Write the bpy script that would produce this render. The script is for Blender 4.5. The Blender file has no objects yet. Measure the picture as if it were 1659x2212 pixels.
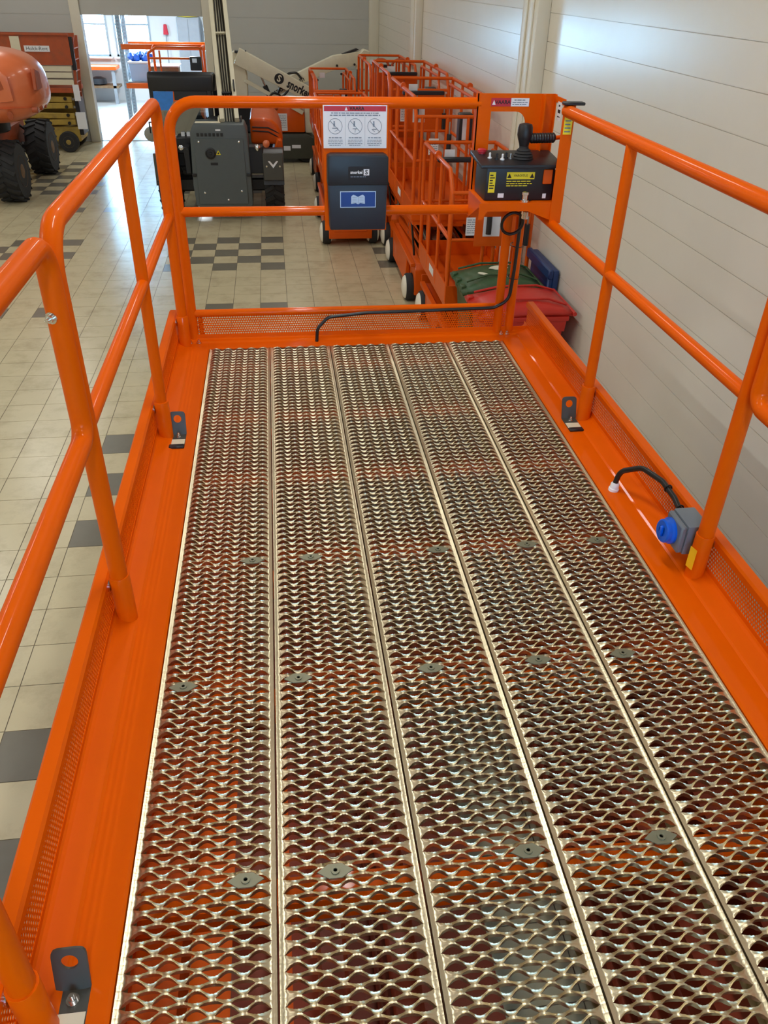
import bpy, bmesh, math, random
from mathutils import Vector, Matrix

random.seed(7)
C = bpy.context.scene.collection
PI = math.pi
D = 1.507            # height of the platform deck above the hall floor

# ------------------------------------------------------------------ camera, world, lights, exposure
cam_d = bpy.data.cameras.new('camera')
cam = bpy.data.objects.new('camera', cam_d)
C.objects.link(cam)
_yaw, _pit, _rol = 0.1371, -0.5963, 0.0239
_f = Vector((math.sin(_yaw) * math.cos(_pit), math.cos(_yaw) * math.cos(_pit), math.sin(_pit)))
_r0 = Vector((math.cos(_yaw), -math.sin(_yaw), 0))
_u0 = _r0.cross(_f)
_r = math.cos(_rol) * _r0 + math.sin(_rol) * _u0
_u = -math.sin(_rol) * _r0 + math.cos(_rol) * _u0
cam.matrix_world = Matrix(((_r.x, _u.x, -_f.x, 0.3769), (_r.y, _u.y, -_f.y, -3.8004),
                           (_r.z, _u.z, -_f.z, 1.5626 + D), (0, 0, 0, 1)))
cam_d.sensor_fit = 'VERTICAL'
cam_d.sensor_height = 36.0
cam_d.lens = 36.0 * 1706.3 / 2212.0
cam_d.clip_start = 0.02
cam_d.clip_end = 200
bpy.context.scene.camera = cam

world = bpy.data.worlds.new('daylight')
bpy.context.scene.world = world
world.use_nodes = True
wn = world.node_tree.nodes
wn['Background'].inputs[0].default_value = (0.44, 0.76, 1.0, 1)
wn['Background'].inputs[1].default_value = 58.0

def area(name, loc, sx, sy, power, col=(1, 0.99, 0.92), rot=(0, 0, 0)):
    d = bpy.data.lights.new(name, 'AREA')
    d.shape = 'RECTANGLE'
    d.size, d.size_y, d.energy, d.color = sx, sy, power, col
    o = bpy.data.objects.new(name, d)
    o.location = loc
    o.rotation_euler = rot
    C.objects.link(o)
    return o

# rows of tube lamps under the hall ceiling
for lx, w in ((-8.0, 36), (-4.2, 50), (0.55, 36)):
    for ly, k in ((-4.5, 1.15), (-1.0, 1.25), (2.5, 1.0), (6.0, 0.75), (9.5, 0.8), (13.0, 0.8)):
        area('ceiling_tube', (lx, ly, 4.85), 0.14, 1.5, w * k)
# unseen fill lamps, added to brighten the workshop behind the doorway
for lx in (-4.5, -1.8):
    area('workshop_fill', (lx, 18.8, 3.1), 0.2, 1.5, 170, (0.86, 0.94, 1.0))

vs = bpy.context.scene.view_settings
vs.view_transform = 'Standard'
vs.look = 'None'
vs.exposure = 0.0
vs.gamma = 1.0
vs.use_curve_mapping = False
bpy.context.scene.cycles.use_denoising = True
bpy.context.scene.cycles.max_bounces = 10
bpy.context.scene.cycles.diffuse_bounces = 5
bpy.context.scene.cycles.glossy_bounces = 5
bpy.context.scene.cycles.transparent_max_bounces = 16
bpy.context.scene.cycles.sample_clamp_indirect = 6.0

# ------------------------------------------------------------------ materials
def srgb(r, g, b):
    f = lambda c: c / 12.92 if c <= 0.04045 else ((c + 0.055) / 1.055) ** 2.4
    return (f(r / 255), f(g / 255), f(b / 255), 1)

def mat(name, col, rough=0.5, metal=0.0, coat=0.0, var=0.06, scale=9.0, bump=0.0, bscale=60.0, spec=0.5, dirt=None, dirt_amt=0.0, dscale=2.0):
    m = bpy.data.materials.new(name)
    m.use_nodes = True
    nt = m.node_tree
    N, L = nt.nodes, nt.links
    p = N['Principled BSDF']
    geo = N.new('ShaderNodeNewGeometry')
    no = N.new('ShaderNodeTexNoise')
    no.inputs['Scale'].default_value = scale
    no.inputs['Detail'].default_value = 4
    L.new(geo.outputs['Position'], no.inputs['Vector'])
    mx = N.new('ShaderNodeMix')
    mx.data_type = 'RGBA'
    c2 = tuple(max(0, min(1, v * (1 - 2.2 * var))) for v in col[:3]) + (1,)
    c1 = tuple(max(0, min(1, v * (1 + var))) for v in col[:3]) + (1,)
    mx.inputs['A'].default_value = c1
    mx.inputs['B'].default_value = c2
    L.new(no.outputs['Fac'], mx.inputs['Factor'])
    out = mx.outputs['Result']
    if dirt:
        n2 = N.new('ShaderNodeTexNoise')
        n2.inputs['Scale'].default_value = dscale
        n2.inputs['Detail'].default_value = 8
        n2.inputs['Roughness'].default_value = 0.7
        L.new(geo.outputs['Position'], n2.inputs['Vector'])
        rp = N.new('ShaderNodeValToRGB')
        rp.color_ramp.elements[0].position = 0.48
        rp.color_ramp.elements[1].position = 0.75
        L.new(n2.outputs['Fac'], rp.inputs['Fac'])
        mu = N.new('ShaderNodeMath')
        mu.operation = 'MULTIPLY'
        mu.inputs[1].default_value = dirt_amt
        L.new(rp.outputs['Color'], mu.inputs[0])
        m2 = N.new('ShaderNodeMix')
        m2.data_type = 'RGBA'
        L.new(mu.outputs[0], m2.inputs['Factor'])
        L.new(out, m2.inputs['A'])
        m2.inputs['B'].default_value = dirt
        out = m2.outputs['Result']
    L.new(out, p.inputs['Base Color'])
    p.inputs['Roughness'].default_value = rough
    p.inputs['Metallic'].default_value = metal
    p.inputs['Specular IOR Level'].default_value = spec
    if coat:
        p.inputs['Coat Weight'].default_value = coat
        p.inputs['Coat Roughness'].default_value = 0.08
    if bump:
        nb = N.new('ShaderNodeTexNoise')
        nb.inputs['Scale'].default_value = bscale
        L.new(geo.outputs['Position'], nb.inputs['Vector'])
        b = N.new('ShaderNodeBump')
        b.inputs['Strength'].default_value = bump
        b.inputs['Distance'].default_value = 0.002
        L.new(nb.outputs['Fac'], b.inputs['Height'])
        L.new(b.outputs['Normal'], p.inputs['Normal'])
    return m

def glass(name, tint=(0.9, 0.95, 1.0), refl=0.12):
    m = bpy.data.materials.new(name)
    m.use_nodes = True
    nt = m.node_tree
    N, L = nt.nodes, nt.links
    for n in list(N):
        if n.type == 'BSDF_PRINCIPLED':
            N.remove(n)
    t = N.new('ShaderNodeBsdfTransparent')
    t.inputs[0].default_value = tint + (1,)
    g = N.new('ShaderNodeBsdfGlossy')
    g.inputs['Roughness'].default_value = 0.02
    mx = N.new('ShaderNodeMixShader')
    mx.inputs[0].default_value = refl
    L.new(t.outputs[0], mx.inputs[1])
    L.new(g.outputs[0], mx.inputs[2])
    L.new(mx.outputs[0], N['Material Output'].inputs[0])
    return m

M = {}
M['orange'] = mat('orange_gloss_paint', (0.78, 0.110, 0.0, 1), 0.5, coat=0.22, var=0.03, spec=0.05)
M['orange2'] = mat('orange_machine_paint', (0.72, 0.098, 0.001, 1), 0.42, coat=0.12, var=0.05, spec=0.25)
M['orange_old'] = mat('faded_red_orange_paint', (0.46, 0.085, 0.022, 1), 0.5, var=0.12, dirt=(0.12, 0.07, 0.04, 1), dirt_amt=0.5, dscale=5)
M['coral'] = mat('coral_orange_plastic_paint', (0.78, 0.19, 0.07, 1), 0.3, coat=0.4, var=0.03)  # coral paint, its colour lightened to carry the haze glare
M['zinc'] = mat('galvanised_grating_steel', (0.71, 0.62, 0.43, 1), 0.38, metal=1.0, var=0.08, scale=30, bump=0.25, bscale=150)
M['chrome'] = mat('bright_zinc', (0.82, 0.82, 0.82, 1), 0.18, metal=1.0)
M['steel'] = mat('dull_steel', (0.42, 0.43, 0.43, 1), 0.4, metal=1.0)
M['dgrey'] = mat('dark_grey_bracket_paint', srgb(72, 72, 66), 0.42, var=0.08)
M['black'] = mat('black_plastic', srgb(28, 28, 32), 0.42)
M['navy'] = mat('blue_black_plastic', srgb(38, 42, 52), 0.45)
M['rubber'] = mat('tyre_rubber', srgb(38, 38, 40), 0.75, var=0.15, scale=20, bump=0.3, bscale=40)
M['cable'] = mat('black_cable_sheath', srgb(24, 22, 22), 0.38)
M['white'] = mat('white_label', srgb(232, 234, 240), 0.45, var=0.01)
M['cream'] = mat('cream_machine_paint', srgb(226, 218, 192), 0.38, var=0.05)
M['hub'] = mat('cream_wheel_rim', srgb(238, 232, 216), 0.45)
M['yellow'] = mat('yellow_label', srgb(240, 222, 40), 0.45, var=0.02)
M['amber'] = mat('amber_label', srgb(250, 190, 20), 0.45, var=0.02)
M['redlab'] = mat('red_label', srgb(190, 30, 50), 0.45, var=0.02)
M['ink'] = mat('printing_ink', srgb(25, 22, 26), 0.6)
M['softink'] = mat('grey_printing_ink', srgb(120, 132, 150), 0.6)
M['bluelab'] = mat('blue_label', srgb(14, 60, 140), 0.45, var=0.02)
M['paleblue'] = mat('pale_blue_print', srgb(190, 215, 245), 0.5, var=0.01)
M['blue'] = mat('blue_socket_cap', srgb(0, 92, 215), 0.3)
M['boxgrey'] = mat('grey_socket_plastic', srgb(112, 120, 130), 0.45)
M['panelgrey'] = mat('dark_slate_machine_panel', srgb(84, 92, 94), 0.45, var=0.04)
M['olive'] = mat('dark_olive_chassis_paint', srgb(66, 68, 58), 0.5, var=0.06)
M['wall'] = mat('cream_grey_wall_cladding', srgb(224, 219, 207), 0.25, var=0.02, scale=3, spec=0.55)
M['wallfar'] = mat('grey_wall_cladding', srgb(190, 190, 184), 0.42, var=0.02, scale=3)
M['trim'] = mat('cream_column_cladding', srgb(226, 220, 202), 0.4, var=0.02)
M['ceil'] = mat('ceiling_sheet', srgb(140, 140, 137), 0.6)
M['grout'] = mat('grey_tile_grout', srgb(120, 112, 96), 0.8)
M['tile'] = mat('beige_floor_tile', srgb(203, 191, 157), 0.26, var=0.05, scale=5, spec=0.5, bump=0.12, bscale=14, dirt=srgb(120, 100, 72), dirt_amt=0.38, dscale=3.2)
M['tiled'] = mat('dark_grey_floor_tile', srgb(118, 113, 100), 0.28, var=0.06, scale=5, dirt=srgb(86, 76, 62), dirt_amt=0.3, dscale=3)
M['roomfloor'] = mat('workshop_floor', srgb(196, 200, 200), 0.3, var=0.05)
M['roomwall'] = mat('workshop_wall', srgb(214, 220, 222), 0.5, var=0.02)
M['yellowold'] = mat('worn_yellow_paint', srgb(178, 148, 62), 0.55, var=0.15, dirt=(0.1, 0.08, 0.05, 1), dirt_amt=0.6, dscale=6)
M['binred'] = mat('red_bin_plastic', srgb(196, 40, 28), 0.42, var=0.05, bump=0.1)
M['bingreen'] = mat('green_bin_plastic', srgb(52, 84, 50), 0.5, var=0.1, dirt=srgb(120, 120, 96), dirt_amt=0.35, dscale=9)
M['binblue'] = mat('blue_bin_plastic', srgb(22, 52, 104), 0.45, var=0.05)
M['paper'] = mat('torn_white_paper', srgb(226, 224, 205), 0.7)
M['bluewrap'] = mat('blue_plastic_wrap', srgb(24, 96, 200), 0.35, var=0.2, scale=12)
M['wood'] = mat('brown_crate_wood', srgb(132, 100, 66), 0.7, var=0.3, scale=14)
M['galv'] = mat('galvanised_rack_steel', srgb(170, 186, 196), 0.4, metal=0.6, var=0.1)
M['greycab'] = mat('grey_cabinet_paint', srgb(150, 158, 166), 0.5)
M['glass'] = glass('window_glass')
M['tintglass'] = glass('sun_control_glass', (0.5, 0.56, 0.62))
M['cabglass'] = glass('cab_glass', (0.72, 0.8, 0.88), 0.22)
M['blueglass'] = glass('blue_tinted_glass', (0.10, 0.42, 0.95), 0.25)
M['clip'] = mat('dull_olive_zinc_clip', srgb(128, 126, 104), 0.5, metal=0.4)
M['brightblue'] = mat('opaque_bright_blue', srgb(58, 140, 235), 0.35, var=0.1, scale=20)
M['under'] = mat('shade_darkened_underframe_orange', (0.26, 0.03, 0.006, 1), 0.5, var=0.1)  # orange underframe paint, darkened to carry the shade below the deck

# ------------------------------------------------------------------ mesh builder
ORG = {}

def V(*a):
    return Vector(a)

def fillet(pts, r, n=6):
    pts = [Vector(p) for p in pts]
    out = [pts[0]]
    for i in range(1, len(pts) - 1):
        a, b, c = pts[i - 1], pts[i], pts[i + 1]
        rr = r[i - 1] if isinstance(r, (list, tuple)) else r
        u, v = (a - b), (c - b)
        lu, lv = u.length, v.length
        u.normalize(); v.normalize()
        ang = u.angle(v)
        if rr <= 0 or ang > PI - 0.02:
            out.append(b)
            continue
        t = min(rr / math.tan(ang / 2), lu * 0.49, lv * 0.49)
        rr2 = t * math.tan(ang / 2)
        bis = (u + v).normalized()
        cen = b + bis * (rr2 / math.sin(ang / 2))
        p0, p1 = b + u * t, b + v * t
        d0, d1 = p0 - cen, p1 - cen
        tot = d0.angle(d1)
        ax = d0.cross(d1).normalized()
        for k in range(n + 1):
            out.append(cen + Matrix.Rotation(tot * k / n, 3, ax) @ d0)
    out.append(pts[-1])
    return out

class MB:
    def __init__(self, xf=None):
        self.v, self.f, self.fm, self.mats, self.cur, self.xf = [], [], [], [], 0, xf

    def m(self, material):
        if material not in self.mats:
            self.mats.append(material)
        self.cur = self.mats.index(material)
        return self

    def add(self, vs_, fs):
        o = len(self.v)
        self.v += [Vector(p) for p in vs_]
        self.f += [tuple(i + o for i in q) for q in fs]
        self.fm += [self.cur] * len(fs)
        return self

    def box(self, x0, x1, y0, y1, z0, z1):
        vs_ = [(x0, y0, z0), (x1, y0, z0), (x1, y1, z0), (x0, y1, z0), (x0, y0, z1), (x1, y0, z1), (x1, y1, z1), (x0, y1, z1)]
        return self.add(vs_, [(0, 3, 2, 1), (4, 5, 6, 7), (0, 1, 5, 4), (1, 2, 6, 5), (2, 3, 7, 6), (3, 0, 4, 7)])

    def obox(self, mtx, sx, sy, sz):
        vs_ = [mtx @ Vector((a * sx / 2, b * sy / 2, c * sz / 2)) for c in (-1, 1) for a, b in ((-1, -1), (1, -1), (1, 1), (-1, 1))]
        return self.add(vs_, [(0, 3, 2, 1), (4, 5, 6, 7), (0, 1, 5, 4), (1, 2, 6, 5), (2, 3, 7, 6), (3, 0, 4, 7)])

    def beam(self, a, b, w, h, up=(0, 0, 1)):
        a, b = Vector(a), Vector(b)
        d = (b - a)
        L_ = d.length
        d.normalize()
        s = d.cross(Vector(up))
        if s.length < 1e-4:
            s = Vector((1, 0, 0))
        s.normalize()
        t = s.cross(d)
        c = (a + b) / 2
        mtx = Matrix(((d.x, s.x, t.x, c.x), (d.y, s.y, t.y, c.y), (d.z, s.z, t.z, c.z), (0, 0, 0, 1)))
        return self.obox(mtx, L_, w, h)

    def tube(self, pts, r, seg=12, cap=True):
        pts = [Vector(p) for p in pts]
        n = len(pts)
        tang = []
        for i in range(n):
            t = pts[min(i + 1, n - 1)] - pts[max(i - 1, 0)]
            tang.append(t.normalized())
        ref = Vector((0, 0, 1)) if abs(tang[0].z) < 0.9 else Vector((1, 0, 0))
        nr = (ref - tang[0] * ref.dot(tang[0])).normalized()
        vs_, fs = [], []
        for i in range(n):
            nr = (nr - tang[i] * nr.dot(tang[i])).normalized()
            bi = tang[i].cross(nr)
            rr = r[i] if isinstance(r, (list, tuple)) else r
            for k in range(seg):
                a = 2 * PI * k / seg
                vs_.append(pts[i] + (nr * math.cos(a) + bi * math.sin(a)) * rr)
        for i in range(n - 1):
            for k in range(seg):
                k2 = (k + 1) % seg
                fs.append((i * seg + k, i * seg + k2, (i + 1) * seg + k2, (i + 1) * seg + k))
        if cap:
            fs.append(tuple(range(seg))[::-1])
            fs.append(tuple((n - 1) * seg + k for k in range(seg)))
        return self.add(vs_, fs)

    def cyl(self, a, b, r, seg=16):
        return self.tube([a, b], r, seg)

    def prism(self, poly, axis, lo, hi):
        n = len(poly)
        def P(p, h):
            return {'x': (h, p[0], p[1]), 'y': (p[0], h, p[1]), 'z': (p[0], p[1], h)}[axis]
        vs_ = [P(p, lo) for p in poly] + [P(p, hi) for p in poly]
        fs = [tuple(range(n))[::-1], tuple(range(n, 2 * n))]
        fs += [(i, (i + 1) % n, n + (i + 1) % n, n + i) for i in range(n)]
        return self.add(vs_, fs)

    def lathe(self, prof, cen, axis, seg=24):
        # prof: list of (radius, offset along axis)
        cen, ax = Vector(cen), Vector(axis).normalized()
        ref = Vector((0, 0, 1)) if abs(ax.z) < 0.9 else Vector((1, 0, 0))
        n1 = ax.cross(ref).normalized()
        n2 = ax.cross(n1)
        vs_, fs = [], []
        for r, h in prof:
            for k in range(seg):
                a = 2 * PI * k / seg
                vs_.append(cen + ax * h + (n1 * math.cos(a) + n2 * math.sin(a)) * max(r, 1e-4))
        for i in range(len(prof) - 1):
            for k in range(seg):
                k2 = (k + 1) % seg
                fs.append((i * seg + k, (i + 1) * seg + k, (i + 1) * seg + k2, i * seg + k2))
        fs.append(tuple(range(seg)))
        fs.append(tuple((len(prof) - 1) * seg + k for k in range(seg))[::-1])
        return self.add(vs_, fs)

    def strip(self, poly, axis, lo, hi, th=0.003):
        # open polyline extruded along an axis as thin sheet with thickness (offset in 2-D normal)
        n = len(poly)
        nrm = []
        for i in range(n):
            a, b = Vector(poly[max(i - 1, 0)]), Vector(poly[min(i + 1, n - 1)])
            t = (b - a).normalized()
            nrm.append(Vector((-t.y, t.x)))
        back = [(poly[i][0] - nrm[i].x * th, poly[i][1] - nrm[i].y * th) for i in range(n)]
        for i in range(n - 1):
            self.prism([poly[i], poly[i + 1], back[i + 1], back[i]], axis, lo, hi)
        return self

    def build(self, name, material=None, parent=None, origin=None, bevel=0.0, seg=1, smooth=True, **tags):
        if material is not None and not self.mats:
            self.mats = [material]
        org = ORG.get(parent.name if parent else None, None)
        if org is None:
            org = Vector(origin) if origin is not None else Vector((0, 0, 0))
        me = bpy.data.meshes.new(name)
        vs_ = [((self.xf @ p) if self.xf else p) - org for p in self.v]
        me.from_pydata(vs_, [], self.f)
        for mm in self.mats:
            me.materials.append(mm)
        if len(self.mats) > 1:
            me.polygons.foreach_set('material_index', self.fm)
        bm = bmesh.new()
        bm.from_mesh(me)
        bmesh.ops.recalc_face_normals(bm, faces=bm.faces)
        if bevel:
            es = [e for e in bm.edges if len(e.link_faces) == 2 and e.calc_face_angle(0) > 0.5]
            bmesh.ops.bevel(bm, geom=es, offset=bevel, segments=seg, affect='EDGES', clamp_overlap=True, profile=0.6)
        bm.to_mesh(me)
        bm.free()
        if smooth:
            me.polygons.foreach_set('use_smooth', [True] * len(me.polygons))
            me.set_sharp_from_angle(angle=math.radians(38))
        me.update()
        o = bpy.data.objects.new(name, me)
        C.objects.link(o)
        if parent:
            o.parent = parent
        else:
            o.location = org
        ORG[o.name] = org
        for k, v in tags.items():
            o[k] = v
        return o

def thing(name, label, cat, loc, group=None):
    o = bpy.data.objects.new(name, None)
    C.objects.link(o)
    o.location = loc
    o.empty_display_size = 0.1
    o['label'] = label
    o['category'] = cat
    if group:
        o['group'] = group
    ORG[o.name] = Vector(loc)
    return o

def tag(o, label, cat, group=None):
    o['label'] = label
    o['category'] = cat
    if group:
        o['group'] = group
    return o

def struct(o):
    o['kind'] = 'structure'
    return o

def frame(o, x, up):
    # matrix with local x = writing direction, local y = up, z = normal
    x, up = Vector(x).normalized(), Vector(up)
    z = x.cross(up).normalized()
    y = z.cross(x)
    o = Vector(o)
    return Matrix(((x.x, y.x, z.x, o.x), (x.y, y.y, z.y, o.y), (x.z, y.z, z.z, o.z), (0, 0, 0, 1)))

def text(s, size, material, mtx, name, parent, align='CENTER', bold=0.0, sx=1.0):
    cu = bpy.data.curves.new('lettering', 'FONT')
    cu.body = s
    cu.size = size
    cu.align_x = align
    cu.align_y = 'CENTER'
    cu.extrude = 0.0006
    cu.offset = bold
    cu.resolution_u = 2
    tmp = bpy.data.objects.new('lettering_source', cu)
    C.objects.link(tmp)
    bpy.context.view_layer.update()
    me0 = tmp.to_mesh()
    b = MB()
    pts = [mtx @ Vector((v.co.x * sx, v.co.y, v.co.z)) for v in me0.vertices]
    b.add(pts, [tuple(p.vertices) for p in me0.polygons])
    tmp.to_mesh_clear()
    bpy.data.objects.remove(tmp)
    bpy.data.curves.remove(cu)
    return b.build(name, material, parent, smooth=False)

def plate(mtx, w, h, t, material, name, parent, **kw):
    b = MB()
    b.obox(mtx @ Matrix.Translation((0, 0, t / 2)), w, h, t)
    return b.build(name, material, parent, **kw)

def lines(mtx, rows, material, name, parent):
    # rows: (x centre, y centre, length, thickness): printed lines of text too small to read, broken into word-length dashes
    b = MB()
    rnd = random.Random(len(rows) * 13 + int(rows[0][2] * 1e4))
    for cx, cy, ln, th in rows:
        x = cx - ln / 2
        while x < cx + ln / 2 - th:
            w = min(th * rnd.uniform(2.0, 6.5), cx + ln / 2 - x)
            b.obox(mtx @ Matrix.Translation((x + w / 2, cy, 0.0006)), w, th, 0.0006)
            x += w + th * 0.9
    return b.build(name, material, parent, smooth=False, kind='stuff')

def ring_flat(b, mtx, r0, r1, seg=28):
    vs_, fs = [], []
    for k in range(seg):
        a = 2 * PI * k / seg
        for r in (r0, r1):
            vs_.append(mtx @ Vector((r * math.cos(a), r * math.sin(a), 0.0008)))
    for k in range(seg):
        k2 = (k + 1) % seg
        fs.append((2 * k, 2 * k + 1, 2 * k2 + 1, 2 * k2))
    b.add(vs_, fs)

def perforated(p0, ux, uy, nx, ny, pitch, rad, name, material, parent, th=0.0018):
    # sheet with rows of round holes; every other row is shifted by half a pitch
    p0, ux, uy = Vector(p0), Vector(ux).normalized(), Vector(uy).normalized()
    nz = ux.cross(uy)
    vs_, fs = [], []
    oc = [(math.cos(2 * PI * k / 8 + PI / 8), math.sin(2 * PI * k / 8 + PI / 8)) for k in range(8)]
    for j in range(ny):
        sh = 0.5 * pitch if j % 2 else 0.0
        for i in range(nx):
            c = p0 + ux * ((i + 0.5) * pitch + sh) + uy * ((j + 0.5) * pitch)
            o = len(vs_)
            for a, s in oc:
                m_ = 0.5 * pitch / max(abs(a), abs(s))
                vs_.append(c + ux * (a * rad) + uy * (s * rad))
                vs_.append(c + ux * (a * m_) + uy * (s * m_))
            for k in range(8):
                k2 = (k + 1) % 8
                if k % 2 == 1:
                    fs.append((o + 2 * k, o + 2 * k + 1, o + 2 * k2 + 1, o + 2 * k2))
                else:
                    fs.append((o + 2 * k, o + 2 * k + 1, o + 2 * k2 + 1, o + 2 * k2))
            # corner fills of the square cell
            for k, (ca, cb) in ((0, (1, 1)), (2, (-1, 1)), (4, (-1, -1)), (6, (1, -1))):
                q = len(vs_)
                vs_.append(c + ux * (ca * pitch / 2) + uy * (cb * pitch / 2))
                fs.append((o + 2 * k + 1, q, o + 2 * ((k + 1) % 8) + 1))
    b = MB()
    b.add(vs_, fs)
    o = b.build(name, material, parent, smooth=False)
    sm = o.modifiers.new('sheet', 'SOLIDIFY')
    sm.thickness = th
    return o

# ------------------------------------------------------------------ the hall
XR, YF, XL, YN, ZC = 2.65, 15.35, -11.0, -7.0, 5.0
NOSE = 0.012

b = MB(); b.box(XL, XR + 0.2, YN, YF + 0.15, -0.2, -0.003)
floor = struct(b.build('floor', M['grout']))
# floor tiles 300 x 300: the nearest in view are pieces of their own, the rest is joined
GX, GY, T = -0.4726, 0.47, 0.3
def is_dark(i, j):
    j2 = (j + 6) % 20 - 6
    i2 = (i + 2) % 8 - 2 if j < 13 or j > 25 else i
    if 19 <= j <= 23 or 33 <= j <= 41:
        jj = j - 19 if j <= 23 else j - 33
        ii = i + 2 if j <= 23 else (i + 12)
        k = ii % 9
        return k <= 4 and (k + jj) % 2 == 0
    if j in (14, 29):
        return i % 2 == 0 and i % 8 in (0, 2)
    if -8 <= j <= 4 and j % 2 == 0:
        if j in (-4, -2):
            return False
        return i in (-2, -10)
    return False
nx0, nx1 = int((XL - GX) / T), int((XR - GX) / T)
ny0, ny1 = int((YN - GY) / T), int((YF - GY) / T)
cells = [(i, j) for i in range(nx0, nx1 + 1) for j in range(ny0, ny1 + 1)]
cp = cam.matrix_world.translation
ci = cam.matrix_world.inverted()
def in_view(i, j):
    p = Vector((GX + (i + 0.5) * T, GY + (j + 0.5) * T, 0))
    q = ci @ p
    if q.z > -0.2:
        return None
    fx, fy = -q.x / q.z * 1706.3, -q.y / q.z * 1706.3
    if abs(fx) > 880 or abs(fy) > 1160:
        return None
    s = (cp.z - D) / cp.z
    h = cp + (p - cp) * s
    if -0.15 < h.x < 1.65 and h.y < 0.1:
        return None
    if j > 24 or (p.x > 1.75 and p.y > 1.5):
        return None
    return (p - cp).length
vis = sorted([(in_view(i, j), i, j) for i, j in cells if in_view(i, j) is not None])[:300]
near = set((i, j) for _, i, j in vis)
def tile_box(b, i, j, x0=None):
    g = 0.0025
    xa, xb = GX + i * T + g, min(GX + (i + 1) * T - g, XR)
    ya, yb = GY + j * T + g, min(GY + (j + 1) * T - g, YF)
    if xb > xa and yb > ya:
        b.box(max(xa, XL), xb, max(ya, YN), yb, -0.003, 0.0)
tb = MB(); tb.box(-T / 2 + 0.0025, T / 2 - 0.0025, -T / 2 + 0.0025, T / 2 - 0.0025, -0.003, 0.0)
for kind in (False, True):
    m_ = M['tiled'] if kind else M['tile']
    src = None
    for i, j in sorted(near):
        if is_dark(i, j) != kind:
            continue
        if src is None:
            src = MB().add(tb.v, tb.f).build('tile', m_, floor, smooth=False)
            o = src
        else:
            o = src.copy()
            C.objects.link(o)
        o.location = (GX + (i + 0.5) * T, GY + (j + 0.5) * T, random.uniform(-0.0004, 0.0004))
    b = MB()
    for i, j in cells:
        if (i, j) not in near and is_dark(i, j) == kind:
            tile_box(b, i, j)
    b.build('distant_tile', m_, floor, smooth=False, kind='stuff')

b = MB(); b.box(XL - 0.2, XR + 0.2, YN - 0.2, YF + 0.3, ZC, ZC + 0.15)
struct(b.build('ceiling', M['ceil']))

def clad(name, axis, at, out, lo, hi, z0, z1, pitch, zoff, gap, material, bays, holes=()):
    # wall slab with horizontal cladding boards as pieces; axis 'x': wall plane x=at running along y
    b = MB()
    t0, t1 = sorted((at - out * 0.006, at - out * 0.2))
    segs = [(lo, hi, z0, z1)]
    for (ha, hb, hz) in holes:
        segs = [(lo, ha, z0, z1), (hb, hi, z0, z1), (ha, hb, hz, z1)]
    for a, c, za, zb in segs:
        if axis == 'x':
            b.box(t0, t1, a, c, za, zb)
        else:
            b.box(a, c, t0, t1, za, zb)
    w = struct(b.build(name, material, smooth=False))
    k = -1
    while True:
        za, zb = zoff + k * pitch, zoff + (k + 1) * pitch
        k += 1
        if zb <= z0 + 0.01:
            continue
        if za >= z1:
            break
        za, zb = max(za, z0), min(zb, z1)
        for a, c in bays:
            parts = [(a, c)]
            for (ha, hb, hz) in holes:
                if (za + zb) / 2 < hz:
                    parts = [(x, y) for x, y in ((a, min(c, ha)), (max(a, hb), c)) if y - x > 0.02]
            for (pa, pc) in parts:
                p = MB()
                u0, u1 = sorted((at, at - out * 0.006))
                if axis == 'x':
                    p.box(u0, u1, pa, pc, za + gap / 2, zb - gap / 2)
                else:
                    p.box(pa, pc, u0, u1, za + gap / 2, zb - gap / 2)
                p.build('wall_panel', material, w, smooth=False)
    return w

# right wall faces -x: "out" is the direction towards the room
clad('wall_right', 'x', XR, -1, YN, YF, 0, ZC, 0.2, 0.05, 0.004, M['wall'], ((YN, 3.75), (3.75, 10.0), (10.0, YF)))
DX0, DX1, DZ = -3.31, -0.93, 2.31
clad('wall_far', 'y', YF, -1, XL, XR, 0, ZC, 0.45, 0.06, 0.004, M['wallfar'], ((XL, -3.31), (-3.31, XR)), holes=((DX0, DX1, DZ),))
b = MB(); b.box(XL - 0.2, XL, YN, YF + 0.2, 0, ZC); struct(b.build('wall_left', M['wall']))
b = MB()
for q in ((XL, -0.2, 0, ZC), (1.9, XR, 0, ZC), (-0.2, 1.9, 0, 1.9), (-0.2, 1.9, 3.1, ZC)):
    b.box(q[0], q[1], YN - 0.2, YN, q[2], q[3])
struct(b.build('wall_near', M['wall'], smooth=False))
b = MB()
for q in ((-0.2, -0.14, 1.9, 3.1), (1.84, 1.9, 1.9, 3.1), (-0.2, 1.9, 1.9, 1.96), (-0.2, 1.9, 3.04, 3.1), (0.82, 0.88, 1.9, 3.1)):
    b.box(q[0], q[1], YN - 0.1, YN - 0.02, q[2], q[3])
w = struct(b.build('window_4', M['trim'], smooth=False))
b = MB(); b.box(-0.14, 1.84, YN - 0.07, YN - 0.06, 1.96, 3.04); b.build('pane', M['tintglass'], w)
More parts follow.
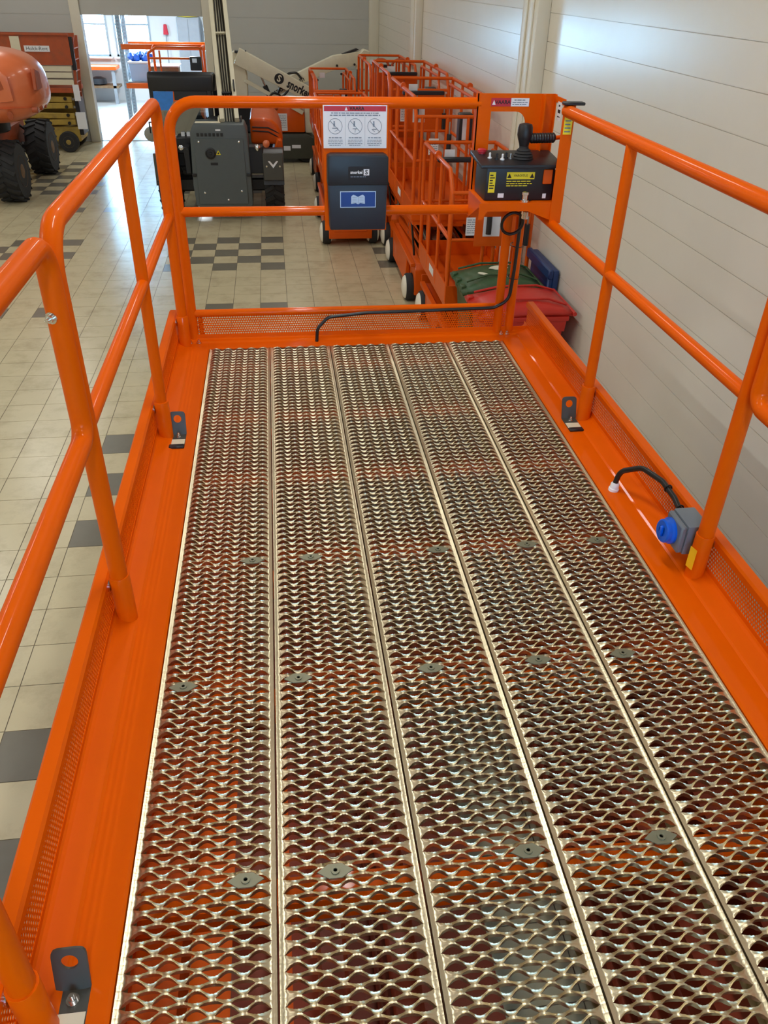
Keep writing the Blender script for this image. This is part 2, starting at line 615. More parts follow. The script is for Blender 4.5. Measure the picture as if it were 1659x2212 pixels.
# column casings on the walls
def casing(n, x0, x1, y0, y1):
    b = MB()
    b.box(x0, x1, y0, y1, 0, ZC)
    o = struct(b.build('trim_%d' % n, M['trim'], bevel=0.012, seg=2))
    return o
o = casing(1, XR - 0.11, XR, 3.52, 3.98)
b = MB(); b.box(XR - 0.125, XR - 0.11, 3.62, 3.72, 0, ZC); b.build('flashing_strip', M['trim'], o, bevel=0.004)
b = MB(); b.box(XR - 0.125, XR - 0.11, 3.80, 3.88, 0, ZC); b.build('flashing_strip', M['trim'], o, bevel=0.004)
o = casing(2, XR - 0.11, XR, 9.75, 10.25)
b = MB(); b.box(XR - 0.125, XR - 0.11, 9.86, 9.97, 0, ZC); b.build('flashing_strip', M['trim'], o, bevel=0.004)
casing(3, XR - 0.20, XR, YF - 0.14, YF)
casing(4, -3.50, -3.31, YF - 0.06, YF)
casing(5, -0.93, -0.78, YF - 0.04, YF)

# ------------------------------------------------------------------ workshop beyond the doorway
RX0, RX1, RY1, RZ = -7.5, 1.2, 22.0, 3.3
b = MB(); b.box(RX0, RX1, YF + 0.15, RY1 + 0.2, -0.2, 0.0); o = struct(b.build('floor_workshop', M['roomfloor']))
b = MB(); b.box(RX0, RX1, YF + 0.2, RY1 + 0.2, RZ, RZ + 0.1); struct(b.build('ceiling_workshop', M['ceil']))
b = MB(); b.box(RX0 - 0.15, RX0, YF + 0.2, RY1 + 0.2, 0, RZ); struct(b.build('wall_workshop_left', M['roomwall']))
b = MB(); b.box(RX1, RX1 + 0.15, YF + 0.2, RY1 + 0.2, 0, RZ); struct(b.build('wall_workshop_right', M['roomwall']))
WIN = [(-6.9, -5.45), (-5.3, -3.95), (-3.78, -2.82)]
WZ0, WZ1 = 1.08, 2.85
b = MB()
b.box(RX0, RX1, RY1, RY1 + 0.2, 0, WZ0)
b.box(RX0, RX1, RY1, RY1 + 0.2, WZ1, RZ)
xs = [RX0] + [v for w in WIN for v in w] + [RX1]
for k in range(0, len(xs), 2):
    b.box(xs[k], xs[k + 1], RY1, RY1 + 0.2, WZ0, WZ1)
struct(b.build('wall_workshop_far', M['roomwall'], smooth=False))
for n, (x0, x1) in enumerate(WIN):
    b = MB()
    for q in ((x0, x0 + 0.05, WZ0, WZ1), (x1 - 0.05, x1, WZ0, WZ1), (x0, x1, WZ0, WZ0 + 0.05), (x0, x1, WZ1 - 0.05, WZ1)):
        b.box(q[0], q[1], RY1 - 0.02, RY1 + 0.06, q[2], q[3])
    w = struct(b.build('window_%d' % (n + 1), M['galv'], smooth=False))
    b = MB(); b.box(x0, x1, RY1 + 0.0, RY1 + 0.05, 1.82, 1.86); b.build('glazing_bar', M['galv'], w)
    b = MB(); b.box(x0 + 0.05, x1 - 0.05, RY1 + 0.02, RY1 + 0.028, WZ0 + 0.05, WZ1 - 0.05); b.build('pane', M['glass'], w)
    b = MB(); b.box(x0 - 0.05, x1 + 0.05, RY1 - 0.14, RY1 + 0.0, WZ0 - 0.04, WZ0); b.build('window_sill', M['roomwall'], w)

# rack with perforated uprights
t = thing('storage_rack', 'tall galvanised storage rack with orange beams just inside the doorway', 'rack', (-2.0, 18.3, 0))
for ux in (-3.02, -0.62):
    for uy in (17.95, 18.75):
        b = MB(); b.box(ux - 0.05, ux + 0.05, uy - 0.035, uy + 0.035, 0, 3.0)
        u = b.build('upright', M['galv'], t)
        b = MB()
        for k in range(40):
            b.box(ux - 0.022, ux + 0.022, uy - 0.038, uy - 0.034, 0.12 + k * 0.07, 0.155 + k * 0.07)
        b.build('slot', M['greycab'], u, kind='stuff')
    b = MB()
    for k in range(5):
        b.beam((ux, 17.95, 0.3 + k * 0.5), (ux, 18.75, 0.7 + k * 0.5 if k < 4 else 2.6), 0.02, 0.03)
    b.build('brace', M['galv'], t)
for bz, th in ((1.54, 0.11), (0.74, 0.11)):
    for uy in (17.93, 18.77):
        b = MB(); b.box(-3.02, -0.62, uy - 0.025, uy + 0.025, bz, bz + th)
        b.build('beam', M['orange2'], t, bevel=0.006)
b = MB(); b.box(-3.0, -0.64, 17.96, 18.74, 0.85, 0.875); b.build('shelf_board', M['greycab'], t)
def simple(name, label, cat, mk, material, loc=None, group=None, **kw):
    bb = MB(); mk(bb)
    o = bb.build(name, material, origin=loc, **kw)
    return tag(o, label, cat, group)
# things standing on the rack shelf
t = thing('storage_bin', 'pale grey storage box with a lid on the rack shelf', 'box', (-2.7, 18.3, 0.875))
b = MB(); b.prism([(-2.90, 0.875), (-2.52, 0.875), (-2.49, 1.24), (-2.93, 1.24)], 'y', 18.05, 18.6); b.build('body', M['paleblue'], t, bevel=0.01)
b = MB(); b.box(-2.95, -2.47, 18.02, 18.63, 1.24, 1.285); b.build('lid', M['white'], t, bevel=0.01)
b = MB()
rnd = random.Random(3)
for k in range(9):
    b.lathe([(0.0, -0.08), (0.07, -0.06), (0.1, 0), (0.06, 0.07), (0.0, 0.09)], (-2.86 + k * 0.055, 18.25 + rnd.uniform(-.08, .1), 1.36 + rnd.uniform(-0.02, 0.05)), (rnd.uniform(-.5, .5), rnd.uniform(-.5, .5), 1), 9)
o = b.build('plastic_wrap', M['bluewrap'], origin=(-2.65, 18.25, 1.285)); tag(o, 'crumpled blue plastic wrap heaped on the pale storage box', 'wrapping')
t = thing('wooden_crate', 'brown wooden crate with a pale cover on the rack shelf', 'crate', (-2.1, 18.3, 0.875))
for k in range(4):
    b = MB(); b.box(-2.44, -1.78, 18.0, 18.03, 0.88 + k * 0.075, 0.945 + k * 0.075); b.build('slat', M['wood'], t)
b = MB(); b.box(-2.42, -1.80, 18.03, 18.6, 0.876, 1.17); b.build('body', M['wood'], t)
b = MB(); b.box(-2.46, -1.76, 17.99, 18.62, 1.18, 1.215); b.build('cover', M['white'], t, bevel=0.01)
t = thing('steel_cabinet', 'tall pale grey steel cabinet against the workshop back wall', 'cabinet', (-1.75, 21.7, 0))
b = MB(); b.box(-2.05, -1.45, 21.5, 21.95, 0, 2.05); b.build('body', M['greycab'], t, bevel=0.01)
b = MB(); b.box(-2.03, -1.76, 21.48, 21.5, 0.05, 2.0); d_ = b.build('door', M['greycab'], t); b = MB(); b.box(-1.80, -1.78, 21.45, 21.48, 1.0, 1.12); b.build('handle', M['black'], d_)
b = MB(); b.box(-1.74, -1.47, 21.48, 21.5, 0.05, 2.0); b.build('door', M['greycab'], t)
simple('yellow_tarp', 'folded pale yellow sheet lying on top of the grey cabinet', 'sheet', lambda b: b.lathe([(0.02, 0), (0.28, 0.01), (0.26, 0.06), (0.1, 0.11), (0.01, 0.12)], (-1.75, 21.72, 2.05), (0, 0, 1), 14), M['yellow'], loc=(-1.75, 21.72, 2.05))
t = thing('broom', 'red headed broom leaning upright against the workshop wall', 'broom', (-2.4, 21.8, 0))
b = MB(); b.cyl((-2.4, 21.75, 0.0), (-2.4, 21.96, 1.65), 0.014, 8); b.build('stick', M['greycab'], t)
b = MB(); b.prism([(-2.47, 1.62), (-2.33, 1.62), (-2.36, 1.86), (-2.44, 1.86)], 'y', 21.9, 21.97); b.build('brush_head', M['redlab'], t, bevel=0.01)
t = thing('switch_box', 'small black switch box on the workshop wall by the doorway', 'switch', (-1.05, 21.97, 1.85))
b = MB(); b.box(-1.2, -0.95, 21.92, 22.0, 1.78, 1.98); b.build('housing', M['black'], t, bevel=0.01)
b = MB(); b.box(-1.15, -1.10, 21.90, 21.92, 1.83, 1.93); b.build('lever', M['greycab'], t)
t = thing('workbench', 'long workbench with red front shelf under the workshop windows', 'bench', (-5.0, 21.5, 0))
b = MB(); b.box(-6.6, -3.75, 21.2, 21.85, 0.82, 0.90); b.build('worktop', M['orange2'], t)
b = MB(); b.box(-6.6, -3.75, 21.25, 21.85, 0.38, 0.44); b.build('lower_shelf', M['wood'], t)
for lx in (-6.5, -5.1, -3.85):
    b = MB(); b.box(lx - 0.04, lx + 0.04, 21.25, 21.33, 0, 0.82); b.build('leg', M['greycab'], t)
simple('tool_bag', 'dark bag lying on the lower shelf of the workbench', 'bag', lambda b: b.lathe([(0.1, 0), (0.22, 0.03), (0.2, 0.16), (0.08, 0.2)], (-4.3, 21.5, 0.44), (0, 0, 1), 14), M['black'], loc=(-4.3, 21.5, 0.44))
t = thing('pallet_truck', 'white pallet truck parked at the left inside the doorway', 'pallet truck', (-4.6, 19.8, 0))
b = MB(); b.box(-4.95, -4.2, 19.4, 20.1, 0.12, 0.62); b.build('body', M['white'], t, bevel=0.06, seg=2)
b = MB(); b.box(-4.9, -4.35, 19.5, 20.0, 0.62, 0.86); b.build('cover', M['cream'], t, bevel=0.08, seg=2)
for yy in (19.5, 20.0):
    b = MB(); b.lathe([(0.03, -0.05), (0.11, -0.05), (0.12, 0), (0.11, 0.05), (0.03, 0.05)], (-4.25, yy, 0.12), (1, 0, 0), 14); b.build('wheel', M['rubber'], t)

# ------------------------------------------------------------------ the lift in the foreground
PX0, PX1, PYR = -0.155, 1.660, -4.0
lift = thing('scissor_lift', 'big orange scissor lift in the foreground, seen from on its own perforated deck', 'scissor lift', (0.754, -1.9, 0))
OR = M['orange']

# deck planks: rows of raised lens holes with toothed edges, staggered row by row
def plank_mesh():
    W_, px_, p_, a_, h_ = 0.296, 0.0575, 0.031, 0.0222, 0.0045
    c0 = 0.033
    rows = 258
    NX = 96
    xs_ = [W_ * k / NX for k in range(NX + 1)]
    def bfun(r, x):
        if r % 2 == 0:
            cs, Bm = [c0 + px_ * k for k in range(5)], 0.0102
        else:
            cs, Bm = [c0 + px_ * (k + 0.5) for k in range(4)], 0.0088
        for c in cs:
            t_ = abs(x - c) / a_
            if t_ < 1:
                return Bm * (1 - t_ * t_)
        return 0.0
    vs_, fs = [], []
    tab = [[bfun(r, x) for x in xs_] for r in (0, 1)]
    for j in range(rows):
        ya, yb = -j * p_ / 2, -(j + 1) * p_ / 2
        o = len(vs_)
        for i, x in enumerate(xs_):
            b0, b1 = tab[j % 2][i], tab[(j + 1) % 2][i]
            win = min(1.0, min(x, W_ - x) / 0.016)
            win = win * win * (3 - 2 * win)
            z = h_ * math.cos(2 * PI * (x - c0) / px_) * win
            y0, y1 = ya - b0, yb + b1
            f0, f1 = min(1, b0 / 0.006), min(1, b1 / 0.006)
            th0 = (0.0011 if i % 2 else -0.0003) * f0
            th1 = (0.0011 if i % 2 else -0.0003) * f1
            for tt, zz in ((0, None), (0, 0.0030 * f0 + th0), (0.28, -0.0004), (0.5, -0.0012 * max(f0, f1)), (0.72, -0.0004), (1, 0.0030 * f1 + th1), (1, None)):
                dy = 0.0
                if zz is None:
                    e = f0 if tt == 0 else f1
                    zz = -0.0012 - 0.0088 * e
                    dy = -0.0010 * e * (1 if tt == 0 else -1)
                vs_.append((x, y0 + (y1 - y0) * tt + dy, z + zz))
        for i in range(NX):
            for k in range(6):
                fs.append((o + i * 7 + k, o + i * 7 + k + 1, o + (i + 1) * 7 + k + 1, o + (i + 1) * 7 + k))
    # folded sides
    Lp = rows * p_ / 2
    for x, d_ in ((0, 1), (W_, -1)):
        o = len(vs_)
        vs_ += [(x, 0, 0), (x, -Lp, 0), (x, -Lp, -0.045), (x, 0, -0.045), (x + d_ * 0.012, -Lp, -0.045), (x + d_ * 0.012, 0, -0.045)]
        fs += [(o, o + 1, o + 2, o + 3), (o + 3, o + 2, o + 4, o + 5)]
    me = bpy.data.meshes.new('deck_plank')
    me.from_pydata(vs_, [], fs)
    me.polygons.foreach_set('use_smooth', [True] * len(fs))
    me.set_sharp_from_angle(angle=math.radians(50))
    me.materials.append(M['zinc'])
    me.update()
    return me
pm = plank_mesh()
clip_me = None
clips = {0: ((0.25, -2.84), (0.07, -2.29), (0.24, -1.77)), 1: ((0.42, -2.84), (0.36, -2.29), (0.42, -1.77)),
         2: ((0.84, -2.84), (0.72, -2.29), (0.83, -1.77)), 3: ((1.14, -2.84), (1.13, -1.77), (1.01, -2.29)),
         4: ((1.26, -2.29), (1.42, -2.84), (1.40, -1.77))}
for k in range(5):
    o = bpy.data.objects.new('deck_plank', pm)
    C.objects.link(o)
    o.parent = lift
    off = Vector((0.3007 * k + 0.003, 0.0, D))
    o.location = off - ORG[lift.name]
    ORG[o.name] = off
    for cx, cy in clips[k]:
        if clip_me is None:
            b = MB()
            b.prism([(-0.038, 0), (-0.014, 0.016), (0.014, 0.016), (0.038, 0), (0.014, -0.016), (-0.014, -0.016)], 'z', 0.0075, 0.0105)
            b.lathe([(0.0095, 0.0105), (0.0095, 0.0135), (0.0045, 0.0135), (0.004, 0.0105)], (0, 0, 0), (0, 0, 1), 12)
            b.v = [p + off for p in b.v]
            c_ = b.build('fixing_clip', M['clip'], o)
            clip_me = c_.data
        else:
            c_ = bpy.data.objects.new('fixing_clip', clip_me)
            C.objects.link(c_)
            c_.parent = o
        # centre of the nearest closed land between two holes
        ry = round((-cy) / 0.031) * 0.031
        rx = 0.033 + 0.0575 * (round((cx - off.x - 0.033) / 0.0575 - 0.5) + 0.5)
        c_.location = (rx, -ry, 0.0)

# side channels, front sill and perforated toe boards
def channel(sgn, x0, name):
    b = MB()
    prof = [(0.006, -0.24), (0.0, -0.003), (-0.004, 0.0), (-0.082, 0.0), (-0.090, 0.004), (-0.134, 0.018), (-0.143, 0.022), (-0.148, 0.030), (-0.148, 0.046)]
    top = [(-0.148, 0.126), (-0.148, 0.146), (-0.152, 0.150), (-0.180, 0.150), (-0.184, 0.146), (-0.184, 0.12)]
    for pr in (prof, top):
        pl = [(x0 + sgn * x, D + z) for x, z in pr]
        b.strip(pl, 'y', PYR, 0.15, 0.003 * (1 if sgn > 0 else -1))
    return b.build(name, OR, lift)
channel(1, -0.004, 'side_channel')
channel(-1, 1.511, 'side_channel')
NP = int((0.12 - PYR) / 0.0118)
perforated((-0.152, PYR, D + 0.044), (0, 1, 0), (0, 0, 1), NP, 7, 0.0118, 0.0043, 'perforated_toe_board', OR, lift)
perforated((1.659, PYR, D + 0.044), (0, 1, 0), (0, 0, 1), NP, 7, 0.0118, 0.0043, 'perforated_toe_board', OR, lift)
b = MB()
b.strip([(0.0, -0.24), (0.004, 0.0), (0.072, 0.0), (0.082, 0.006), (0.100, 0.010), (0.108, 0.016), (0.110, 0.036)], 'x', -0.15, 1.655, -0.003)
b.v = [Vector((p.x, p.y, p.z + D)) for p in b.v]
b.build('front_sill', OR, lift)
perforated((-0.06, 0.112, D + 0.034), (1, 0, 0), (0, 0, 1), int(1.60 / 0.0118), 8, 0.0118, 0.0043, 'perforated_toe_board', OR, lift)

RT = 0.0245
def rail(name, pts, parent, r=RT, rad=0.09, n=8, mtl=OR, **kw):
    b = MB()
    b.tube(fillet(pts, rad, n), r, 14)
    return b.build(name, mtl, parent, **kw)
def bolt(p, d, parent, r=0.011, name='bolt'):
    p, d = Vector(p), Vector(d).normalized()
    b = MB()
    b.lathe([(r * 1.5, 0), (r * 1.5, 0.003), (r, 0.003), (r, 0.012), (r * 0.5, 0.012), (r * 0.5, 0.02)], p, d, 12)
    return b.build(name, M['chrome'], parent)
def socket(x, y, parent, h=0.165):
    b = MB()
    b.lathe([(0.0255, 0), (0.0285, 0.0), (0.0285, h - 0.002), (0.0275, h), (0.0255, h)], (x, y, D), (0, 0, 1), 16)
    s_ = b.build('post_socket', OR, parent)
    sg = -1 if x < 0.7 else 1
    bolt((x + sg * 0.028, y, D + h - 0.035), (sg, 0, 0), parent)
    return s_

ZT, ZM = D + 1.10, D + 0.631
for sgn, x in ((-1, -0.1175), (1, 1.6263)):
    # main side section
    if sgn < 0:
        g = rail('guardrail', [(x, 0.035, D), (x, 0.035, ZT), (x, -2.0, ZT), (x, -2.0, D)], lift, rad=[0.075, 0.11])
        rail('mid_rail', [(x, 0.035, ZM), (x, -2.0, ZM)], g, 0.021)
        socket(x, 0.035, g)
    else:
        g = rail('guardrail', [(x, -0.17, ZT), (x, -1.975, ZT), (x, -1.975, D)], lift, rad=[0.11])
        rail('mid_rail', [(x, 0.06, ZM), (x, -1.975, ZM)], g, 0.021)
    ym = -0.908
    rail('post', [(x, ym, D), (x, ym, ZT)], g, 0.0215)
    socket(x, ym, g)
    yr = -2.0 if sgn < 0 else -1.975
    socket(x, yr, g)
    # rear side section: a loop whose lower bar is the mid rail, standing against the last post
    y2 = yr - 0.052
    zz = ZT - 0.008
    xb = x - sgn * 0.004
    g2 = rail('guardrail', [(xb, -4.05, zz), (xb, y2, zz), (xb, y2, ZM), (xb, -4.05, ZM)], lift, rad=[0.07, 0.045])
    rail('post', [(xb, -3.09, D), (xb, -3.09, zz)], g2, 0.0235)
    socket(xb, -3.09, g2)
    bolt((xb + sgn * 0.008, y2 - 0.0215, ZT - 0.165), (sgn * 0.35, -0.94, 0), g2, 0.009)

# front section
FY = 0.122
g = rail('guardrail', [(-0.08, FY, D), (-0.08, FY, ZT - 0.008), (1.315, FY, ZT - 0.008)], lift, rad=[0.125], n=10)
rail('mid_rail', [(-0.08, FY, ZM), (1.33, FY, ZM)], g, 0.0225)
rail('toe_rail', [(-0.08, FY, D + 0.142), (1.515, FY, D + 0.142)], g, 0.019)
rail('post', [(1.497, FY - 0.01, D), (1.497, FY - 0.01, D + 0.66)], g, 0.0225)
rail('post', [(1.562, FY - 0.005, D), (1.562, FY - 0.005, D + 0.70)], g, 0.0235)
rail('gate_hinge_bar', [(-0.04, FY + 0.004, D + 0.01), (-0.04, FY + 0.004, D + 0.12)], g, 0.012)
for px_ in (-0.098, -0.055):
    bolt((px_, 0.075, D + 0.004), (0, 0, 1), g, 0.010)
for px_ in (1.515, 1.548):
    bolt((px_, 0.085, D + 0.004), (0, 0, 1), g, 0.011)
# thin latch rod at the left corner
b = MB(); b.tube([(-0.103, 0.072, D + 0.02), (-0.103, 0.072, D + 0.62)], 0.006, 8); b.build('latch_rod', M['orange2'], g)

# mounting plate that carries the notice and the manual box
b = MB(); b.box(0.597, 0.892, 0.0985, 0.1025, D + 0.545, D + 1.09)
mp = b.build('mounting_plate', OR, lift, bevel=0.001)
S = frame((0.7415, 0.0962, D + 0.9975), (1, 0, 0), (0, 0, 1))
sg = plate(S, 0.287, 0.176, 0.002, M['white'], 'warning_notice', mp, label='white notice with a red VAARA header and three crossed-out pictures')
S2 = S @ Matrix.Translation((0, 0, 0.0022))
def sub(mt, x, y, z=0.0):
    return mt @ Matrix.Translation((x, y, z))
plate(sub(S2, 0, 0.0745), 0.277, 0.0215, 0.0005, M['redlab'], 'header_band', sg) if False else None
b = MB(); b.obox(sub(S2, 0, 0.0742), 0.277, 0.021, 0.0008); b.build('notice_header', M['redlab'], mp)
text('VAARA', 0.0205, M['ink'], sub(S2, 0.008, 0.0745, 0.0008), 'lettering', mp, bold=0.0006)
b = MB(); b.prism([(-0.047, 0.0665), (-0.033, 0.0665), (-0.040, 0.0815)], 'z', 0.0008, 0.0013); b.v = [S2 @ p for p in b.v]; b.build('hazard_triangle', M['white'], mp)
lines(S2, [(0, 0.0565, 0.215, 0.0034), (0, 0.0475, 0.225, 0.0042)], M['softink'], 'printed_text', mp)
for n, cx in enumerate((-0.090, 0.0, 0.088)):
    rows = [(cx, -0.044, 0.058, 0.0034)] + [(cx, -0.0535 - 0.0072 * k, 0.066 - 0.012 * (k == 3), 0.0024) for k in range(4)]
    lines(S2, rows, M['softink'], 'printed_text', mp)
    b = MB()
    Q = sub(S2, cx, 0.003)
    ring_flat(b, Q, 0.0305, 0.0325)
    b.obox(Q @ Matrix.Rotation(-PI / 4, 4, 'Z') @ Matrix.Translation((0, 0, 0.0006)), 0.061, 0.0022, 0.0008)
    # simple outlines of a person on a raised platform
    b.obox(Q @ Matrix.Translation((-0.004, 0.006, 0.0004)), 0.007, 0.014, 0.0006)
    b.lathe([(0.0036, 0.0002), (0.0036, 0.0008)], Q @ Vector((-0.004, 0.0175, 0)), Q.to_3x3() @ Vector((0, 0, 1)), 10)
    b.obox(Q @ Matrix.Translation((0, -0.008 - 0.002 * n, 0.0004)), 0.026 - 0.004 * n, 0.003, 0.0006)
    b.obox(Q @ Matrix.Translation((0.006 - 0.006 * n, -0.017, 0.0004)) @ Matrix.Rotation(0.5 + n, 4, 'Z'), 0.018, 0.002, 0.0006)
    b.build('pictogram', M['softink'], mp, smooth=False)
b = MB()
for cx in (-0.045, 0.044):
    b.obox(sub(S2, cx, -0.018), 0.0008, 0.118, 0.0006)
b.build('divider_line', M['softink'], mp, smooth=False, kind='stuff')

# lanyard anchors bolted to the side channels
def anchor(x, y, sg_):
    t_ = MB()
    # tab with a hole, leaning away from the viewer
    n = 40
    w, h0, hr = 0.0315, 0.094, 0.0155
    inner, outer = [], []
    hc = Vector((0, 0.064))
    for k in range(n):
        a = 2 * PI * k / n
        ca, sa = math.cos(a), math.sin(a)
        inner.append((hc.x + hr * ca, hc.y + hr * sa))
        hh, pw = (h0 - hc.y, 5.0) if sa > 0 else (hc.y, 40.0)
        m_ = 1 / ((abs(ca) / w) ** pw + (abs(sa) / hh) ** pw) ** (1 / pw)
        px_, pz_ = ca * m_, hc.y + sa * m_
        outer.append((px_, pz_))
    ln = math.radians(18)
    def tp(p, e):
        return (x + p[0], y + p[1] * math.sin(ln) + e * math.cos(ln), D + 0.006 + p[1] * math.cos(ln) - e * math.sin(ln))
    for ring_, e in ((0, 0.0), (1, 0.005)):
        pass
    vs_ = [tp(p, e) for e in (0.0, 0.005) for p in inner] + [tp(p, e) for e in (0.0, 0.005) for p in outer]
    fs = []
    for k in range(n):
        k2 = (k + 1) % n
        fs += [(k, k2, 2 * n + k2, 2 * n + k), (n + k, 3 * n + k, 3 * n + k2, n + k2), (k, n + k, n + k2, k2), (2 * n + k, 2 * n + k2, 3 * n + k2, 3 * n + k)]
    t_.add(vs_, fs)
    t_.box(x - 0.030, x + 0.030, y - 0.105, y + 0.006, D + 0.0008, D + 0.006)
    a_ = t_.build('lanyard_anchor', M['dgrey'], lift, smooth=False, label='dark grey anchor tab with a round hole')
    bolt((x + 0.002, y - 0.018, D + 0.006), (0, 0, 1), a_, 0.008)
    b = MB(); b.box(x - 0.0285, x + 0.0285, y - 0.082, y - 0.040, D + 0.006, D + 0.0068); b.build('anchor_label', M['cream'], a_)
    b = MB(); b.box(x - 0.030, x + 0.030, y - 0.112, y - 0.086, D + 0.001, D + 0.012); b.build('clamp_end', M['black'], a_, bevel=0.003)
anchor(-0.070, -0.895, -1)
anchor(1.568, -0.895, 1)
anchor(-0.072, -3.030, -1)
anchor(1.568, -3.055, 1)

# bracket and shelf that carry the control box
b = MB()
def plate_y(x0, x1, z0, z1, y=0.10, t=0.005):
    b.box(x0, x1, y, y + t, D + z0, D + z1)
plate_y(1.297, 1.362, 0.60, 1.135)
plate_y(1.527, 1.600, 0.60, 1.135)
plate_y(1.362, 1.527, 1.062, 1.135)
plate_y(1.362, 1.527, 0.60, 0.80)
cr = [(1.527, 1.062), (1.527, 1.012)] + [(1.477 + 0.05 * math.cos(a), 1.012 + 0.05 * math.sin(a)) for a in [PI / 2 * k / 6 for k in range(1, 6)]] + [(1.477, 1.062)]
b.prism([(x, D + z) for x, z in cr], 'y', 0.10, 0.105)
b.box(1.297, 1.302, 0.100, 0.145, D + 0.60, D + 1.135)
b.box(1.595, 1.600, 0.055, 0.105, D + 0.66, D + 1.135)
cm = b.build('control_mount', OR, lift, smooth=False, label='folded orange plate with a window around the control box')
b = MB()
# side plate with a slot
for y0, y1, z0, z1 in ((0.105, 0.075, 0.66, 1.135), (-0.055, -0.175, 0.66, 1.12), (0.075, -0.055, 1.105, 1.13), (0.075, -0.055, 0.66, 0.84)):
    b.box(1.652, 1.657, min(y0, y1), max(y0, y1), D + z0, D + z1)
b.box(1.600, 1.657, 0.100, 0.105, D + 0.66, D + 1.135)
b.box(1.606, 1.657, -0.188, -0.182, D + 0.64, D + 1.125)
b.build('side_plate', OR, cm, smooth=False)
b = MB()
b.box(1.285, 1.655, -0.175, 0.10, D + 0.722, D + 0.727)
b.prism([(1.275, D + 0.727), (1.655, D + 0.727), (1.655, D + 0.655), (1.62, D + 0.648), (1.50, D + 0.692), (1.315, D + 0.692), (1.29, D + 0.655), (1.275, D + 0.655)], 'y', -0.18, -0.175)
b.prism([(-0.174, D + 0.721), (0.098, D + 0.721), (0.098, D + 0.60), (-0.174, D + 0.650)], 'x', 1.644, 1.649)
b.prism([(-0.178, D + 0.725), (0.10, D + 0.725), (0.10, D + 0.60)], 'x', 1.290, 1.295)
b.build('shelf', OR, cm, smooth=False)
K = frame((1.449, 0.0995, D + 1.100), (1, 0, 0), (0, 0, 1))
plate(sub(K, -0.044, 0), 0.092, 0.034, 0.0008, M['redlab'], 'danger_label', cm)
text('VAARA', 0.022, M['ink'], sub(K, -0.036, 0, 0.0008), 'lettering', cm, bold=0.0005)
b = MB(); b.prism([(-0.085, -0.011), (-0.069, -0.011), (-0.077, 0.009)], 'z', 0.0009, 0.0013); b.v = [K @ p for p in b.v]; b.build('hazard_triangle', M['white'], cm)
plate(sub(K, 0.044, 0), 0.084, 0.034, 0.0008, M['white'], 'danger_label', cm)
lines(sub(K, 0.044, 0, 0.0004), [(0, 0.009, 0.055, 0.004), (0, -0.001, 0.07, 0.0034), (0, -0.009, 0.07, 0.0034)], M['softink'], 'printed_text', cm)
Kl = frame((1.632, -0.1882, D + 1.058), (1, 0, 0), (0, 0, 1))
plate(Kl, 0.036, 0.095, 0.0008, M['yellow'], 'yellow_label', cm)
lines(Kl, [(0, 0.034 - 0.014 * k, 0.026, 0.005) for k in range(6)], M['softink'], 'printed_text', cm)
Kw = frame((1.6515, 0.008, D + 1.075), (0, -1, 0), (0, 0, 1))
plate(Kw, 0.055, 0.075, 0.0008, M['white'], 'load_label', cm)
lines(Kw, [(0, 0.022, 0.03, 0.008), (0, 0.0, 0.036, 0.014), (0, -0.022, 0.036, 0.005)], M['ink'], 'printed_text', cm)
b = MB(); b.box(1.60, 1.69, -0.21, -0.165, D + 1.125, D + 1.137); b.build('rail_cap', M['black'], cm, bevel=0.003)

# yellow tag on the near right socket
Ky = frame((1.5943, -1.987, D + 0.085), (0.25, -0.97, 0), (0, 0, 1))
plate(Ky, 0.028, 0.075, 0.001, M['amber'], 'yellow_tag', lift)
lines(Ky, [(0, 0.02 - 0.012 * k, 0.016, 0.003) for k in range(4)], M['ink'], 'printed_text', lift)

# frame, folded scissor arms, chassis and wheels under the deck
b = MB()
for yy in (-0.28, -0.80, -1.29, -1.78, -2.30, -2.85, -3.4):
    b.box(-0.004, 1.511, yy - 0.03, yy + 0.03, D - 0.12, D - 0.05)
b.build('cross_member', OR, lift, kind='stuff')
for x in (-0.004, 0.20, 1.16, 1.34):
    b = MB(); b.box(x, x + 0.10, -3.9, 0.05, D - 0.26, D - 0.13); b.build('deck_beam', M['orange2'] if x < 0.1 else M['under'], lift)  # only the leftmost beam keeps the orange without the shade darkening
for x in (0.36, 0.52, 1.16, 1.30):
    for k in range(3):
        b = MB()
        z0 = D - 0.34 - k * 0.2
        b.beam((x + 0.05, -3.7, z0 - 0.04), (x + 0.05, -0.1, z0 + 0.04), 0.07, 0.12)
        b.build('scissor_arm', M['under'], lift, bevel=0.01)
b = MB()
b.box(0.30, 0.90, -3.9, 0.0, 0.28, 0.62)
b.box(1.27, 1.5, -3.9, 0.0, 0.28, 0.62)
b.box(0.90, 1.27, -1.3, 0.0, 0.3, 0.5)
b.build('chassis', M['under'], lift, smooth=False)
b = MB(); b.box(0.0, 0.30, -3.9, 0.0, 0.28, 0.62); b.build('side_tray', M['orange2'], lift)
